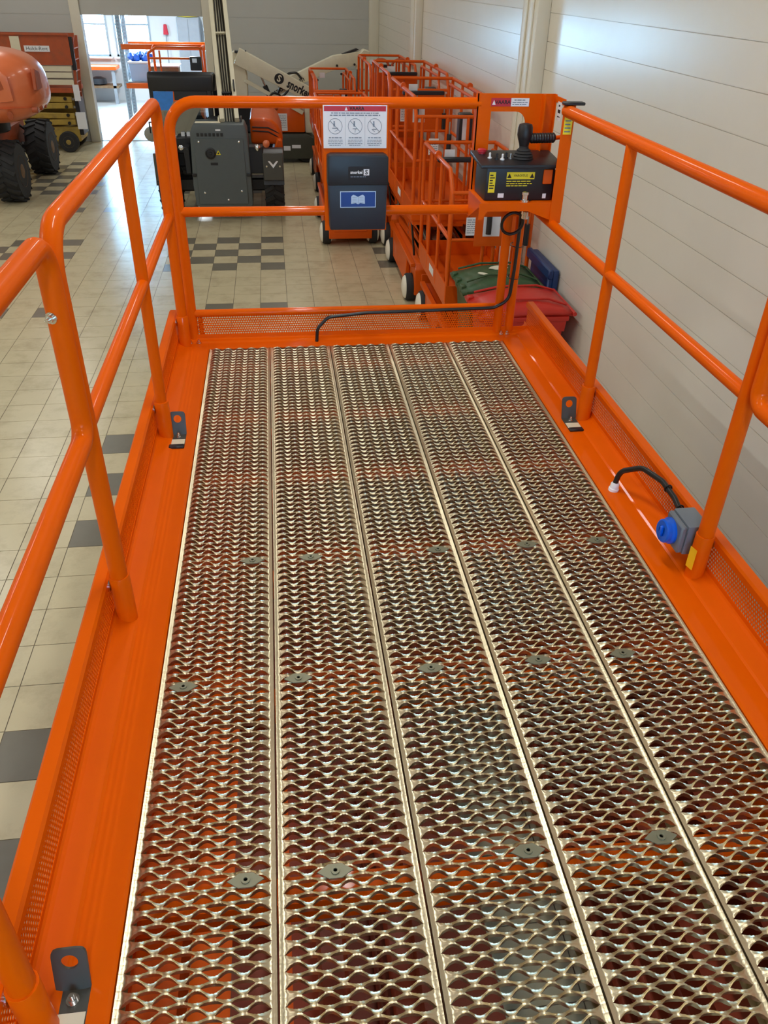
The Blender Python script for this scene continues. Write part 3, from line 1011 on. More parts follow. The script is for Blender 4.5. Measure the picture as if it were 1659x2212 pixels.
def wheel(parent, c, r, w, ax=(1, 0, 0), hubm=None, rubber=None, lug=False, hub_r=0.55, seg=24, bulge=0.0):
    c = Vector(c)
    rubber = rubber or M['rubber']
    b = MB()
    b.lathe([(r * hub_r, -w / 2), (r * 0.93, -w / 2), (r, -w * 0.36), (r, w * 0.36), (r * 0.93, w / 2), (r * hub_r, w / 2)], c, ax, seg)
    if lug:
        A = Vector(ax).normalized()
        ref = Vector((0, 0, 1))
        n1 = A.cross(ref).normalized(); n2 = A.cross(n1)
        for k in range(18):
            for s_ in (-1, 1):
                a = 2 * PI * (k + (0.5 if s_ > 0 else 0)) / 18
                rad = n1 * math.cos(a) + n2 * math.sin(a)
                tg = A.cross(rad)
                p = c + rad * (r + 0.006) + A * (s_ * w * 0.25)
                x_ = (A * s_ + tg * 0.55).normalized()
                z_ = rad
                y_ = z_.cross(x_)
                mm = Matrix(((x_.x, y_.x, z_.x, p.x), (x_.y, y_.y, z_.y, p.y), (x_.z, y_.z, z_.z, p.z), (0, 0, 0, 1)))
                b.obox(mm, w * 0.52, r * 0.13, 0.035)
    t_ = b.build('wheel', rubber, parent)
    b = MB()
    if bulge:
        b.lathe([(r * 0.1, -w * 0.5 - bulge), (r * 0.35, -w * 0.5 - bulge), (r * hub_r * 0.85, -w * 0.5 - bulge * 0.6), (r * hub_r, -w * 0.49), (r * hub_r, w * 0.49), (r * hub_r * 0.85, w * 0.5 + bulge * 0.6), (r * 0.35, w * 0.5 + bulge), (r * 0.1, w * 0.5 + bulge)], c, ax, 24)
    else:
        b.lathe([(r * 0.12, -w * 0.52), (r * 0.2, -w * 0.52), (r * hub_r * 0.9, -w * 0.40), (r * hub_r, -w * 0.51), (r * hub_r, w * 0.51), (r * hub_r * 0.9, w * 0.40), (r * 0.2, w * 0.52), (r * 0.12, w * 0.52)], c, ax, 20)
    b.build('wheel_rim', hubm or M['hub'], t_)
    return t_
for wx in (-0.02, 1.53):
    for wy in (-3.3, -0.55):
        wheel(lift, (wx, wy, 0.36), 0.36, 0.26)

# ------------------------------------------------------------------ things carried by the lift
mb = thing('manual_box', 'black lidded document box with a blue open-book label, hung on the front rail', 'document box', (0.75, 0.06, D + 0.57))
b = MB(); b.prism([(0.617, D + 0.565), (0.879, D + 0.565), (0.885, D + 0.78), (0.611, D + 0.78)], 'y', 0.024, 0.0975); b.build('body', M['navy'], mb, bevel=0.008, seg=2)
b = MB(); b.prism([(0.608, D + 0.765), (0.888, D + 0.765), (0.886, D + 0.885), (0.870, D + 0.893), (0.626, D + 0.893), (0.610, D + 0.885)], 'y', 0.016, 0.0975); ld = b.build('lid', M['black'], mb, bevel=0.006, seg=2)
B1 = frame((0.752, 0.0155, D + 0.818), (1, 0, 0), (0, 0, 1))
plate(B1, 0.098, 0.058, 0.0006, M['ink'], 'maker_label', ld)
text('snorkel', 0.0185, M['white'], sub(B1, -0.012, 0.004, 0.0006), 'lettering', ld, bold=0.0006)
plate(sub(B1, 0.0335, 0.004, 0.0006), 0.026, 0.026, 0.0004, M['white'], 'emblem', ld)
text('S', 0.027, M['ink'], sub(B1, 0.0335, 0.004, 0.001), 'lettering', ld, bold=0.0008)
lines(sub(B1, 0, -0.015, 0.0002), [(-0.004, 0, 0.07, 0.003)], M['softink'], 'printed_text', ld)
B2 = frame((0.748, 0.0235, D + 0.703), (1, 0, 0), (0, 0, 1))
bl = plate(B2, 0.166, 0.072, 0.0005, M['paleblue'], 'manual_label', mb)
plate(sub(B2, 0, 0, 0.0005), 0.159, 0.065, 0.0004, M['bluelab'], 'label_field', bl)
bk = [(-0.032, -0.019), (-0.031, 0.014), (-0.022, 0.021), (-0.009, 0.016), (0, 0.011), (0.009, 0.016), (0.022, 0.021), (0.031, 0.014), (0.032, -0.019), (0.010, -0.016), (0, -0.021), (-0.010, -0.016)]
b = MB(); b.prism(bk, 'z', 0.0010, 0.0014); b.v = [B2 @ p for p in b.v]; b.build('open_book_sign', M['paleblue'], bl, smooth=False)
b = MB(); b.obox(sub(B2, 0, -0.002, 0.0016), 0.0015, 0.034, 0.0003)
for k in range(4):
    for s_ in (-1, 1):
        b.obox(sub(B2, s_ * 0.016, 0.010 - 0.008 * k, 0.0016), 0.020, 0.0014, 0.0003)
b.build('book_lines', M['softink'], bl, smooth=False, kind='stuff')

cb = thing('control_box', 'black lift control box with yellow warning labels and joystick, on the orange shelf', 'control box', (1.46, -0.04, D + 0.727))
b = MB(); b.prism([(-0.135, D + 0.728), (0.07, D + 0.728), (0.07, D + 0.89), (-0.145, D + 0.872)], 'x', 1.305, 1.618); b.build('case', M['black'], cb, bevel=0.008, seg=2)
b = MB(); b.prism([(-0.165, D + 0.868), (-0.165, D + 0.884), (0.075, D + 0.905), (0.075, D + 0.889)], 'x', 1.272, 1.648); b.build('top_panel', M['black'], cb, bevel=0.005, seg=2)
jx, jy, jz = 1.488, -0.055, D + 0.893
b = MB(); b.lathe([(0.047, 0), (0.043, 0.008), (0.046, 0.012), (0.037, 0.019), (0.040, 0.023), (0.030, 0.03), (0.032, 0.034), (0.021, 0.042), (0.02, 0.05)], (jx, jy, jz), (0, 0, 1), 20)
js = b.build('joystick_boot', M['rubber'], cb)
b = MB(); b.lathe([(0.019, 0.04), (0.023, 0.06), (0.03, 0.08), (0.034, 0.095), (0.033, 0.125), (0.028, 0.138), (0.012, 0.143)], (jx, jy, jz), (0.0, 0.06, 1), 18); b.build('joystick_grip', M['black'], js)
b = MB()
pr = []
for k in range(9):
    pr += [(0.0195, 0.012 * k), (0.0215, 0.012 * k + 0.003), (0.0215, 0.012 * k + 0.008), (0.0195, 0.012 * k + 0.011)]
b.lathe([(0.012, -0.02), (0.015, -0.004)] + pr + [(0.014, 0.112)], (1.515, -0.055, D + 0.975), (1, 0, 0.02), 16)
b.build('side_grip', M['black'], cb)
b = MB(); b.cyl((1.625, -0.055, D + 0.977), (1.652, -0.05, D + 0.978), 0.009, 12); b.build('grip_bolt', M['orange'], cb)
for kx, mt in ((1.335, 'white'), (1.362, 'black'), (1.385, 'white'), (1.412, 'black'), (1.428, 'steel')):
    b = MB(); b.lathe([(0.010, 0), (0.010, 0.006), (0.005, 0.008), (0.005, 0.024), (0.002, 0.026)], (kx, -0.07 + 0.02 * math.sin(kx * 90), D + 0.891), (0.1 * math.sin(kx * 200), 0, 1), 10)
    b.build('toggle_switch', M[mt], cb)
b = MB(); b.lathe([(0.016, 0), (0.016, 0.006), (0.02, 0.008), (0.02, 0.018), (0.015, 0.021)], (1.315, 0.02, D + 0.899), (0, 0, 1), 14); b.build('stop_button', M['redlab'], cb)
B3 = frame((1.462, -0.1432, D + 0.836), (1, 0, 0), (0, -0.05, 1))
pl = plate(B3, 0.128, 0.030, 0.0008, M['yellow'], 'warning_label', cb)
text('VAROITUS', 0.0135, M['ink'], sub(B3, 0, 0, 0.0008), 'lettering', pl)
b = MB()
for s_ in (-1, 1):
    b.prism([(s_ * 0.052 - 0.010, -0.010), (s_ * 0.052 + 0.010, -0.010), (s_ * 0.052, 0.010)], 'z', 0.0009, 0.0012)
b.v = [B3 @ p for p in b.v]; b.build('hazard_triangles', M['ink'], pl, smooth=False)
lines(sub(B3, -0.004, -0.030), [(0, 0.006, 0.118, 0.004), (0, -0.004, 0.118, 0.004), (-0.008, -0.013, 0.1, 0.004)], M['yellow'], 'printed_text', pl)
B4 = frame((1.333, -0.1415, D + 0.808), (1, 0, 0), (0, -0.05, 1))
pl = plate(B4, 0.030, 0.088, 0.0008, M['yellow'], 'vertical_label', cb)
lines(B4, [(0, 0.03 - 0.011 * k, 0.022, 0.005) for k in range(6)], M['ink'], 'printed_text', pl)
b = MB(); b.box(1.366, 1.393, -0.1395, -0.136, D + 0.742, D + 0.760); b.build('white_tag', M['white'], cb)
b = MB(); b.box(1.574, 1.590, -0.1395, -0.136, D + 0.738, D + 0.758); b.build('white_tag', M['white'], cb)
b = MB(); b.box(1.565, 1.607, -0.150, -0.141, D + 0.800, D + 0.862); b.build('latch_plate', M['orange2'], cb, bevel=0.003)

b = MB(); b.lathe([(0.020, 0.0), (0.020, 0.010), (0.014, 0.012), (0.014, 0.03), (0.018, 0.032), (0.018, 0.044), (0.010, 0.047)], (1.487, -0.158, D + 0.727), (0, 0, 1), 14); b.build('gland_nut', M['chrome'], cb)
# power cable along the front toe rail and up the post, with a spare loop
pts = fillet([(0.54, 0.060, D + 0.002), (0.545, 0.062, D + 0.07), (0.60, 0.070, D + 0.125), (0.80, 0.078, D + 0.140), (1.10, 0.082, D + 0.142), (1.46, 0.078, D + 0.150), (1.535, 0.072, D + 0.19), (1.545, 0.070, D + 0.35), (1.548, 0.066, D + 0.56), (1.525, 0.00, D + 0.648), (1.512, -0.10, D + 0.668)], [0.05, 0.06, 0.3, 0.5, 0.06, 0.08, 0.2, 0.05, 0.05], 6)
b = MB(); b.tube(pts, 0.0085, 10)
lp = [(1.497 + 0.052 * math.cos(a), 0.03 - 0.02 * math.sin(a), D + 0.585 + 0.055 * math.sin(a)) for a in [2 * PI * k / 26 for k in range(27)]]
b.tube(lp, 0.0075, 8)
o = b.build('power_cable', M['cable'], origin=(0.54, 0.06, D)); tag(o, 'thick black cable along the front toe rail with a loop beneath the control box', 'cable')
b = MB(); b.lathe([(0.010, -0.03), (0.016, -0.028), (0.016, -0.01), (0.020, -0.008), (0.020, 0.008), (0.013, 0.01), (0.013, 0.04), (0.017, 0.042), (0.017, 0.058), (0.009, 0.06)], (1.512, -0.115, D + 0.672), (0, -0.2, 1), 14); b.build('cable_gland', M['chrome'], o)
for zz in (0.30, 0.46):
    b = MB(); b.tube([(1.555 + 0.03 * math.cos(a), 0.11 + 0.045 * math.sin(a), D + zz) for a in [2 * PI * k / 14 for k in range(15)]], 0.0022, 6); b.build('cable_tie', M['cable'], o)

po = thing('power_socket', 'grey socket box with a round blue cap, on the right toe board', 'socket', (1.62, -1.89, D + 0.07))
b = MB(); b.box(1.585, 1.655, -1.945, -1.835, D + 0.066, D + 0.172); b.build('housing', M['boxgrey'], po, bevel=0.006, seg=2)
b = MB(); b.box(1.566, 1.586, -1.942, -1.838, D + 0.070, D + 0.168); b.build('front_cover', M['boxgrey'], po, bevel=0.005)
b = MB(); b.lathe([(0.043, 0), (0.043, 0.010), (0.038, 0.016), (0.038, 0.028), (0.034, 0.032), (0.018, 0.032), (0.018, 0.027), (0.001, 0.027)], (1.566, -1.882, D + 0.118), (-1, -0.05, 0.06), 24); cp_ = b.build('socket_cap', M['blue'], po)
b = MB(); b.box(1.528, 1.540, -1.888, -1.876, D + 0.098, D + 0.138); b.build('cap_grip', M['blue'], cp_, bevel=0.003)
cd = MB(); cd.tube(fillet([(1.556, -1.46, D + 0.03), (1.566, -1.462, D + 0.085), (1.60, -1.55, D + 0.150), (1.625, -1.66, D + 0.160), (1.63, -1.75, D + 0.150), (1.622, -1.838, D + 0.135)], 0.08, 6), 0.010, 10)
o = cd.build('socket_cable', M['cable'], origin=(1.556, -1.46, D)); tag(o, 'short black cable with a white end, running from the side channel to the grey socket', 'cable')
b = MB(); b.lathe([(0.019, 0.0), (0.019, 0.012), (0.016, 0.014), (0.016, 0.03), (0.012, 0.036)], (1.555, -1.46, D), (0.1, 0, 1), 12); b.build('cable_gland', M['white'], o)
for q in ((1.628, -1.70, D + 0.157), (1.627, -1.80, D + 0.143)):
    b = MB(); b.tube([(q[0] + 0.012 * math.cos(a), q[1], q[2] + 0.013 * math.sin(a)) for a in [2 * PI * k / 10 for k in range(11)]], 0.003, 6); b.build('cable_tie', M['cable'], o)

# ------------------------------------------------------------------ bins by the wall
def bin_(name, label, x0, x1, y0, y1, h, m_, lid_drop=0.0):
    # wheeled bin; hinge and handle on the wall side (x1), lid lip on the aisle side (x0)
    t = thing(name, label, 'bin', ((x0 + x1) / 2, (y0 + y1) / 2, 0))
    zb = h - 0.13
    cx, cy = (x0 + x1) / 2, (y0 + y1) / 2
    def ringp(sx, sy, z, ox=0.0):
        return [(cx + ox + a * sx, cy + b_ * sy, z) for a, b_ in ((-1, -1), (1, -1), (1, 1), (-1, 1))]
    hx, hy = (x1 - x0) / 2, (y1 - y0) / 2
    lv = [ringp(hx * 0.66, hy * 0.76, 0.06, 0.02), ringp(hx * 0.70, hy * 0.82, 0.35, 0.012), ringp(hx * 0.80, hy * 0.90, zb - 0.12), ringp(hx * 0.84, hy * 0.93, zb - 0.12), ringp(hx * 0.86, hy * 0.95, zb)]
    b = MB()
    vs_ = [p for r_ in lv for p in r_]
    fs = [(0, 3, 2, 1), (16, 17, 18, 19)]
    for i in range(4):
        for k in range(4):
            k2 = (k + 1) % 4
            fs.append((i * 4 + k, i * 4 + k2, i * 4 + 4 + k2, i * 4 + 4 + k))
    b.add(vs_, fs)
    b.build('body', m_, t, bevel=0.022, seg=2)
    b = MB(); b.box(cx - hx * 0.9, cx + hx * 0.9, cy - hy * 0.98, cy + hy * 0.98, zb - 0.035, zb + 0.005); b.build('rim', m_, t, bevel=0.012, seg=2)
    # domed lid, thick lip all round
    b = MB()
    nx_, ny_ = 8, 8
    vs_, fs = [], []
    for i in range(nx_ + 1):
        for j in range(ny_ + 1):
            u, v = i / nx_ * 2 - 1, j / ny_ * 2 - 1
            dome = 0.095 * (1 - abs(u) ** 2.2) * (1 - 0.75 * abs(v) ** 2.6) + 0.018 * u
            vs_.append((cx + u * hx, cy + v * hy * (1.0 - 0.06 * abs(u) ** 4), zb + 0.012 + dome))
    for i in range(nx_):
        for j in range(ny_):
            o = i * (ny_ + 1) + j
            fs.append((o, o + ny_ + 1, o + ny_ + 2, o + 1))
    b.add(vs_, fs)
    ld = b.build('lid', m_, t)
    sm = ld.modifiers.new('shell', 'SOLIDIFY'); sm.thickness = 0.03; sm.offset = -1
    for s_ in (-1, 1):
        b = MB(); b.tube([(cx - hx * 0.85, cy + s_ * hy * 0.62, zb + 0.055), (cx - hx * 0.3, cy + s_ * hy * 0.55, zb + 0.105), (cx + hx * 0.5, cy + s_ * hy * 0.55, zb + 0.105), (cx + hx * 0.9, cy + s_ * hy * 0.6, zb + 0.06)], 0.009, 8)
        b.build('lid_rib', m_, ld)
    b = MB(); b.tube([(cx + hx * 1.0, cy - hy * 0.98, zb + 0.02), (cx + hx * 1.0, cy + hy * 0.98, zb + 0.02)], 0.017, 10); b.build('handle_bar', m_, t)
    for k in range(3):
        b = MB(); b.box(cx - hx * 1.0, cx - hx * 0.86, cy - hy * 0.7 + k * hy * 0.6, cy - hy * 0.5 + k * hy * 0.6, zb - 0.03, zb + 0.03)
        b.build('lid_catch', m_, ld, bevel=0.008)
    for s_ in (-1, 1):
        wheel(t, (x1 - 0.13, cy + s_ * hy * 0.86, 0.10), 0.10, 0.045, (0, 1, 0), M['black'])
    b = MB(); b.cyl((x1 - 0.13, cy - hy * 0.86, 0.10), (x1 - 0.13, cy + hy * 0.86, 0.10), 0.012, 8); b.build('axle', M['steel'], t)
    return t
bin_('wheelie_bin', 'red wheeled bin with a domed lid, nearest by the right wall', 1.84, 2.585, 1.80, 2.37, 1.07, M['binred'])
bin_('wheelie_bin', 'green wheeled bin with torn paper on its lid, behind the red bin', 1.84, 2.52, 2.41, 2.98, 1.07, M['bingreen'])
t = thing('blue_board', 'blue plastic trough lid standing on edge between the bins and the wall', 'lid', (2.60, 2.75, 0))
b = MB(); b.box(2.59, 2.64, 2.42, 3.06, 0, 1.10); b.build('panel', M['binblue'], t, bevel=0.015, seg=2)
b = MB(); b.box(2.545, 2.59, 2.41, 3.07, 1.03, 1.11); b.build('edge_lip', M['binblue'], t, bevel=0.01)
b = MB(); b.box(2.55, 2.592, 2.42, 2.46, 0.0, 1.04); b.build('end_rib', M['binblue'], t, bevel=0.01)
rnd = random.Random(5)
for n, (cx, cy, sx, sy, rot, lb) in enumerate(((2.20, 2.70, 0.085, 0.05, 0.3, 'larger torn piece of white paper on the green bin lid'), (2.04, 2.59, 0.055, 0.022, -0.6, 'smaller torn strip of white paper on the green bin lid'))):
    poly = []
    for k in range(11):
        a = 2 * PI * k / 11
        rr = rnd.uniform(0.72, 1.1)
        x, y = sx * rr * math.cos(a), sy * rr * math.sin(a)
        poly.append((cx + x * math.cos(rot) - y * math.sin(rot), cy + x * math.sin(rot) + y * math.cos(rot)))
    b = MB(); b.prism(poly, 'z', 1.047 - 0.012 * n, 1.053 - 0.012 * n)
    o = b.build('torn_paper', M['paper'], origin=(cx, cy, 1.04), smooth=False)
    tag(o, lb, 'paper')

# ------------------------------------------------------------------ small electric scissor lifts
O2 = M['orange2']
def small_lift(label, x0, x1, y0, y1, zr, zd, arms=4, end='plate', dash=True, gate_posts=(0.35, 0.5, 0.68), ladder=True, decals=True, mid=0.5, chz=0.45, rearhigh=0.0, dbl=True, pouch=True):
    cx = (x0 + x1) / 2
    W_, L_ = x1 - x0, y1 - y0
    t = thing('electric_lift', label, 'scissor lift', (cx, (y0 + y1) / 2, 0), 'small orange scissor lifts parked along the right wall')
    b = MB()
    b.prism([(y0 + 0.02, 0.10), (y1 - 0.02, 0.10), (y1, 0.2), (y1, chz - 0.06), (y1 - 0.05, chz), (y0 + 0.05, chz), (y0, chz - 0.06), (y0, 0.2)], 'x', x0 + 0.07, x1 - 0.07)
    ch = b.build('chassis', O2, t, bevel=0.012, seg=2)
    for sx in (x0 + 0.02, x1 - 0.07):
        b = MB(); b.prism([(y0 + 0.40, 0.13), (y1 - 0.40, 0.13), (y1 - 0.35, chz - 0.015), (y0 + 0.35, chz - 0.015)], 'x', sx, sx + 0.05); b.build('side_tray', O2, t, bevel=0.008)
        b = MB(); b.box(sx - 0.001, sx + 0.051, y0 + 0.02, y1 - 0.02, chz - 0.03, chz + 0.012); b.build('top_edge', O2, t, bevel=0.005)
    b = MB(); b.box(x0 + 0.14, x1 - 0.14, y0 - 0.012, y0, 0.2, chz - 0.1); b.build('end_cover', O2, ch, bevel=0.006)
    b = MB(); b.lathe([(0.035, 0), (0.035, 0.006), (0.02, 0.01), (0.001, 0.01)], (cx + 0.05, y0 - 0.012, chz - 0.07), (0, -1, 0), 14); b.build('vent_cap', M['cream'], ch)
    for wy in (y0 + 0.19, y1 - 0.19):
        for wx in (x0 + 0.045, x1 - 0.045):
            wheel(t, (wx, wy, 0.15), 0.15, 0.11, (1, 0, 0), M['hub'], M['rubber'], hub_r=0.86, seg=28, bulge=0.035)
    # folded scissor arms
    n = arms
    for k in range(n):
        z = chz + 0.06 + (zd - chz - 0.12) * (k + 0.5) / n
        for s_, xx in ((1, x0 + 0.14), (-1, x1 - 0.14)):
            b = MB()
            dz = 0.045 * (1 if (k % 2) else -1) * s_
            b.beam((xx, y0 + 0.10, z - dz), (xx, y1 - 0.10, z + dz), 0.035, 0.085)
            b.build('scissor_arm', O2, t, bevel=0.006)
        b = MB(); b.cyl((x0 + 0.12, cx * 0 + (y0 + y1) / 2, z), (x1 - 0.12, (y0 + y1) / 2, z), 0.022, 10); b.build('pivot_pin', M['steel'], t)
    b = MB(); b.cyl((cx - 0.08, y0 + 0.3, chz + 0.1), (cx - 0.08, y1 - 0.35, zd - 0.12), 0.035, 12); b.build('lift_cylinder', M['steel'], t)
    b = MB(); b.box(x0 + 0.19, x0 + 0.42, y0 + 0.45, y1 - 0.45, chz, chz + 0.16); b.build('battery_pack', M['cream'], t, bevel=0.01)
    b = MB(); b.cyl((x0 + 0.52, y0 + 0.25, chz + 0.09), (x0 + 0.52, y0 + 0.55, chz + 0.09), 0.08, 14); b.build('pump_motor', M['black'], t)
    # platform
    b = MB(); b.box(x0 + 0.01, x1 - 0.01, y0 - 0.02, y1 + 0.02, zd - 0.07, zd); b.build('platform', O2, t, bevel=0.006)
    for q in ((x0, x0 + 0.012, y0 - 0.02, y1 + 0.02), (x1 - 0.012, x1, y0 - 0.02, y1 + 0.02), (x0, x1, y0 - 0.03, y0 - 0.018), (x0, x1, y1 + 0.018, y1 + 0.03)):
        b = MB(); b.box(q[0], q[1], q[2], q[3], zd - 0.02, zd + 0.15); b.build('toe_board', O2, t)
    zm = zd + (zr - zd) * mid
    for s_, xx in ((-1, x0 + 0.012), (1, x1 - 0.012)):
        b = MB(); b.tube(fillet([(xx, y0 - 0.01, zd), (xx, y0 - 0.01, zr - 0.16), (xx, y0 + 0.14, zr), (xx, y1 + 0.01, zr), (xx, y1 + 0.01, zd)], 0.05, 4), 0.019, 10)
        g_ = b.build('guardrail', O2, t)
        b = MB(); b.tube([(xx, y0 - 0.01, zm), (xx, y1, zm)], 0.016, 10); b.build('mid_rail', O2, g_)
        for yy in (y0 + L_ * 0.36, y0 + L_ * 0.7):
            b = MB(); b.tube([(xx, yy, zd), (xx, yy, zr)], 0.016, 10); b.build('post', O2, g_)
        if dbl:
            xi = xx - s_ * 0.055
            b = MB(); b.tube(fillet([(xi, y0 + 0.30, zd), (xi, y0 + 0.30, zr - 0.20), (xi, y0 + 0.42, zr - 0.05), (xi, y1 - 0.06, zr - 0.05), (xi, y1 - 0.06, zd)], 0.05, 4), 0.016, 10)
            g2_ = b.build('extension_rail', O2, t)
            b = MB(); b.tube([(xi, y0 + 0.30, zm - 0.05), (xi, y1 - 0.06, zm - 0.05)], 0.014, 8); b.build('mid_rail', O2, g2_)
            b = MB(); b.tube([(xi, y0 + L_ * 0.55, zd), (xi, y0 + L_ * 0.55, zr - 0.05)], 0.014, 8); b.build('post', O2, g2_)
        b = MB(); b.lathe([(0.03, -0.02), (0.03, 0.02)], (xx, y0 + L_ * 0.5, zr + 0.02), (0, 1, 0), 10); b.build('rail_lug', O2, g_)
    # ends: cross rails, gate posts
    for yy, far_ in ((y0 - 0.01, False), (y1 + 0.01, True)):
        b = MB()
        b.tube([(x0 + 0.012, yy, zr - 0.16 if not far_ else zr), (x1 - 0.012, yy, zr - 0.16 if not far_ else zr)], 0.017, 10)
        e_ = b.build('end_rail', O2, t)
        b = MB(); b.tube([(x0 + 0.012, yy, zm), (x1 - 0.012, yy, zm)], 0.015, 10); b.build('mid_rail', O2, e_)
        if not far_:
            for f_ in gate_posts:
                b = MB(); b.tube([(x0 + W_ * f_, yy, zd), (x0 + W_ * f_, yy, zr - 0.16)], 0.016, 10); b.build('gate_post', O2, e_)
    if end == 'plate':
        b = MB(); b.box(x0 + W_ * 0.30, x1 - 0.03, y0 - 0.035, y0 - 0.025, zm - 0.05, zr - 0.20); pl_ = b.build('end_plate', O2, t)
        Qm = frame((x0 + W_ * 0.52, y0 - 0.0355, zr - 0.27), (1, 0, 0), (0, 0, 1))
        plate(Qm, 0.13, 0.055, 0.001, M['yellow'], 'yellow_label', pl_)
        b = MB(); b.prism([(-0.055, -0.02), (-0.015, -0.02), (-0.035, 0.02)], 'z', 0.001, 0.0014); b.v = [Qm @ p for p in b.v]; b.build('hazard_triangle', M['ink'], pl_)
        Qm = frame((x0 + W_ * 0.50, y0 - 0.0355, zr - 0.42), (1, 0, 0), (0, 0, 1))
        w_ = plate(Qm, 0.15, 0.19, 0.001, M['white'], 'instruction_label', pl_)
        lines(Qm, [(0, 0.07 - 0.022 * k, 0.12, 0.008) for k in range(7)], M['softink'], 'printed_text', pl_)
    if decals:
        Qm = frame((x0 + W_ * 0.26, y0 - 0.032, zr - 0.43), (1, 0, 0), (0, 0, 1))
        plate(Qm, 0.10, 0.15, 0.002, M['white'], 'instruction_label', t)
        lines(sub(Qm, 0, 0, 0.0014), [(0, 0.055 - 0.018 * k, 0.08, 0.006) for k in range(7)], M['softink'], 'printed_text', t)
        for f_, hz in ((0.46, 0.40), (0.92, 0.5)):
            b = MB(); b.cyl((x0 + W_ * f_, y0 - 0.055, zr - hz - 0.09), (x0 + W_ * f_, y0 - 0.055, zr - hz + 0.09), 0.024, 12); b.build('hand_grip', M['black'], t)
            b = MB(); b.cyl((x0 + W_ * f_, y0 - 0.055, zr - hz + 0.09), (x0 + W_ * f_, y0 - 0.055, zr - 0.2), 0.008, 8); b.build('grip_rod', M['steel'], t)
        b = MB(); b.box(x0 + W_ * 0.62, x0 + W_ * 0.80, y0 + 0.05, y0 + 0.18, zr - 0.42, zr - 0.14); c_ = b.build('control_panel', M['black'], t, bevel=0.01)
        b = MB(); b.box(x0 + W_ * 0.66, x0 + W_ * 0.74, y0 + 0.044, y0 + 0.05, zr - 0.38, zr - 0.17); b.build('panel_label', M['white'], c_)
        b = MB(); b.box(x0 + W_ * 0.18, x1 - W_ * 0.16, y1 - 0.08, y1 - 0.02, zr - 0.17, zr - 0.125)
        if pouch: b.build('manual_pouch', M['black'], t, bevel=0.01)
        b = MB(); b.box(x0 + W_ * 0.28, x0 + W_ * 0.42, y1 - 0.02, y1 - 0.012, zr - 0.14, zr - 0.06); b.build('panel_label', M['white'], t)
    if ladder:
        for k in range(3):
            b = MB(); b.box(x0 + 0.2, x1 - 0.2, y0 - 0.05, y0 - 0.01, chz + 0.02 + k * 0.2, chz + 0.05 + k * 0.2); b.build('step', O2, t)
    b = MB(); b.tube(fillet([(x0 + 0.1, y0 + 0.3, chz + 0.02), (x0 + 0.06, y0 + 0.28, zd - 0.15), (x0 + 0.08, y0 + 0.5, zd - 0.1)], 0.05, 4), 0.012, 8); b.build('hose', M['cable'], t)
    Qm = frame((x0 - 0.0005, y0 + L_ * 0.5, zd + 0.07), (0, -1, 0), (0, 0, 1))
    plate(Qm, 0.22, 0.07, 0.001, M['white'], 'side_label', t)
    return t
small_lift('lowest orange lift, beside the green bin, its yellow label next to the black control box', 1.84, 2.58, 3.12, 4.55, 1.72, 0.62, arms=2, chz=0.34, gate_posts=(0.42, 0.55), ladder=False)
small_lift('orange lift second along the right wall, with white-rimmed wheels toward the aisle', 1.775, 2.53, 4.78, 6.62, 2.08, 0.95, end='none', gate_posts=(0.10, 0.30, 0.44, 0.72, 0.86))
small_lift('orange lift third along the right wall, behind the one with white-rimmed wheels', 1.80, 2.55, 6.98, 8.80, 2.08, 0.95, gate_posts=(0.3, 0.5, 0.7))
small_lift('orange lift at the far end of the right wall, beyond the board with loop handles', 1.82, 2.52, 9.30, 11.1, 1.98, 0.95, end='plate')
small_lift('orange lift in the aisle row, its low end showing under the black document box', 0.975, 1.70, 7.12, 8.95, 1.66, 0.85, end='plate', arms=3)
small_lift('orange lift at the back of the aisle row, seen left of the white notice', 1.045, 1.71, 10.3, 12.05, 1.70, 0.85, end='none', arms=3, decals=True, gate_posts=(0.45, 0.62), pouch=False)
# folding gate with two loop handles on a board, behind the last lift
t = thing('loop_handle_gate', 'upright orange board with two loop handles on top, standing between lifts along the right wall', 'gate', (2.2, 9.05, 0))
b = MB(); b.box(1.86, 2.47, 9.035, 9.065, 0.0, 1.92); b.build('board', O2, t, bevel=0.006)
for xa, xb in ((1.88, 2.06), (2.11, 2.29)):
    b = MB(); b.tube(fillet([(xa, 9.05, 1.6), (xa, 9.05, 2.08), (xb, 9.05, 2.08), (xb, 9.05, 1.6)], [0.03, 0.09] if xa < 2 else [0.09, 0.03], 5), 0.018, 10); b.build('loop_handle', M['orange_old'], t)

# ------------------------------------------------------------------ telehandler, its back towards the lift
PG = M['panelgrey']
t = thing('telehandler', 'compact telehandler with a slate grey rear panel and cream boom, seen from behind', 'telehandler', (-0.42, 9.8, 0))
b = MB(); b.prism([(-0.79, 1.20), (-0.74, 1.30), (-0.04, 1.30), (0.0, 1.20), (0.02, 0.5), (0.02, 0.22), (-0.06, 0.17), (-0.72, 0.17), (-0.80, 0.22), (-0.82, 0.5)], 'y', 8.58, 9.1)
rp = b.build('rear_panel', PG, t, bevel=0.02, seg=2)
b = MB(); b.prism([(-0.74, 1.12), (-0.06, 1.12), (-0.045, 0.24), (-0.755, 0.24)], 'y', 8.565, 8.58); b.build('cover_plate', PG, rp, bevel=0.004)
for xx in (-0.79, -0.01):
    b = MB(); b.box(xx - 0.03, xx + 0.03, 8.555, 8.60, 0.62, 0.66); b.build('hinge', M['black'], rp, bevel=0.006)
for q in ((-0.68, 1.08), (-0.12, 1.08), (-0.66, 0.40), (-0.13, 0.42), (-0.33, 0.30)):
    b = MB(); b.lathe([(0.014, 0), (0.014, 0.006), (0.004, 0.01)], (q[0], 8.563, q[1]), (0, -1, 0), 10); b.build('bolt', M['chrome'], rp)
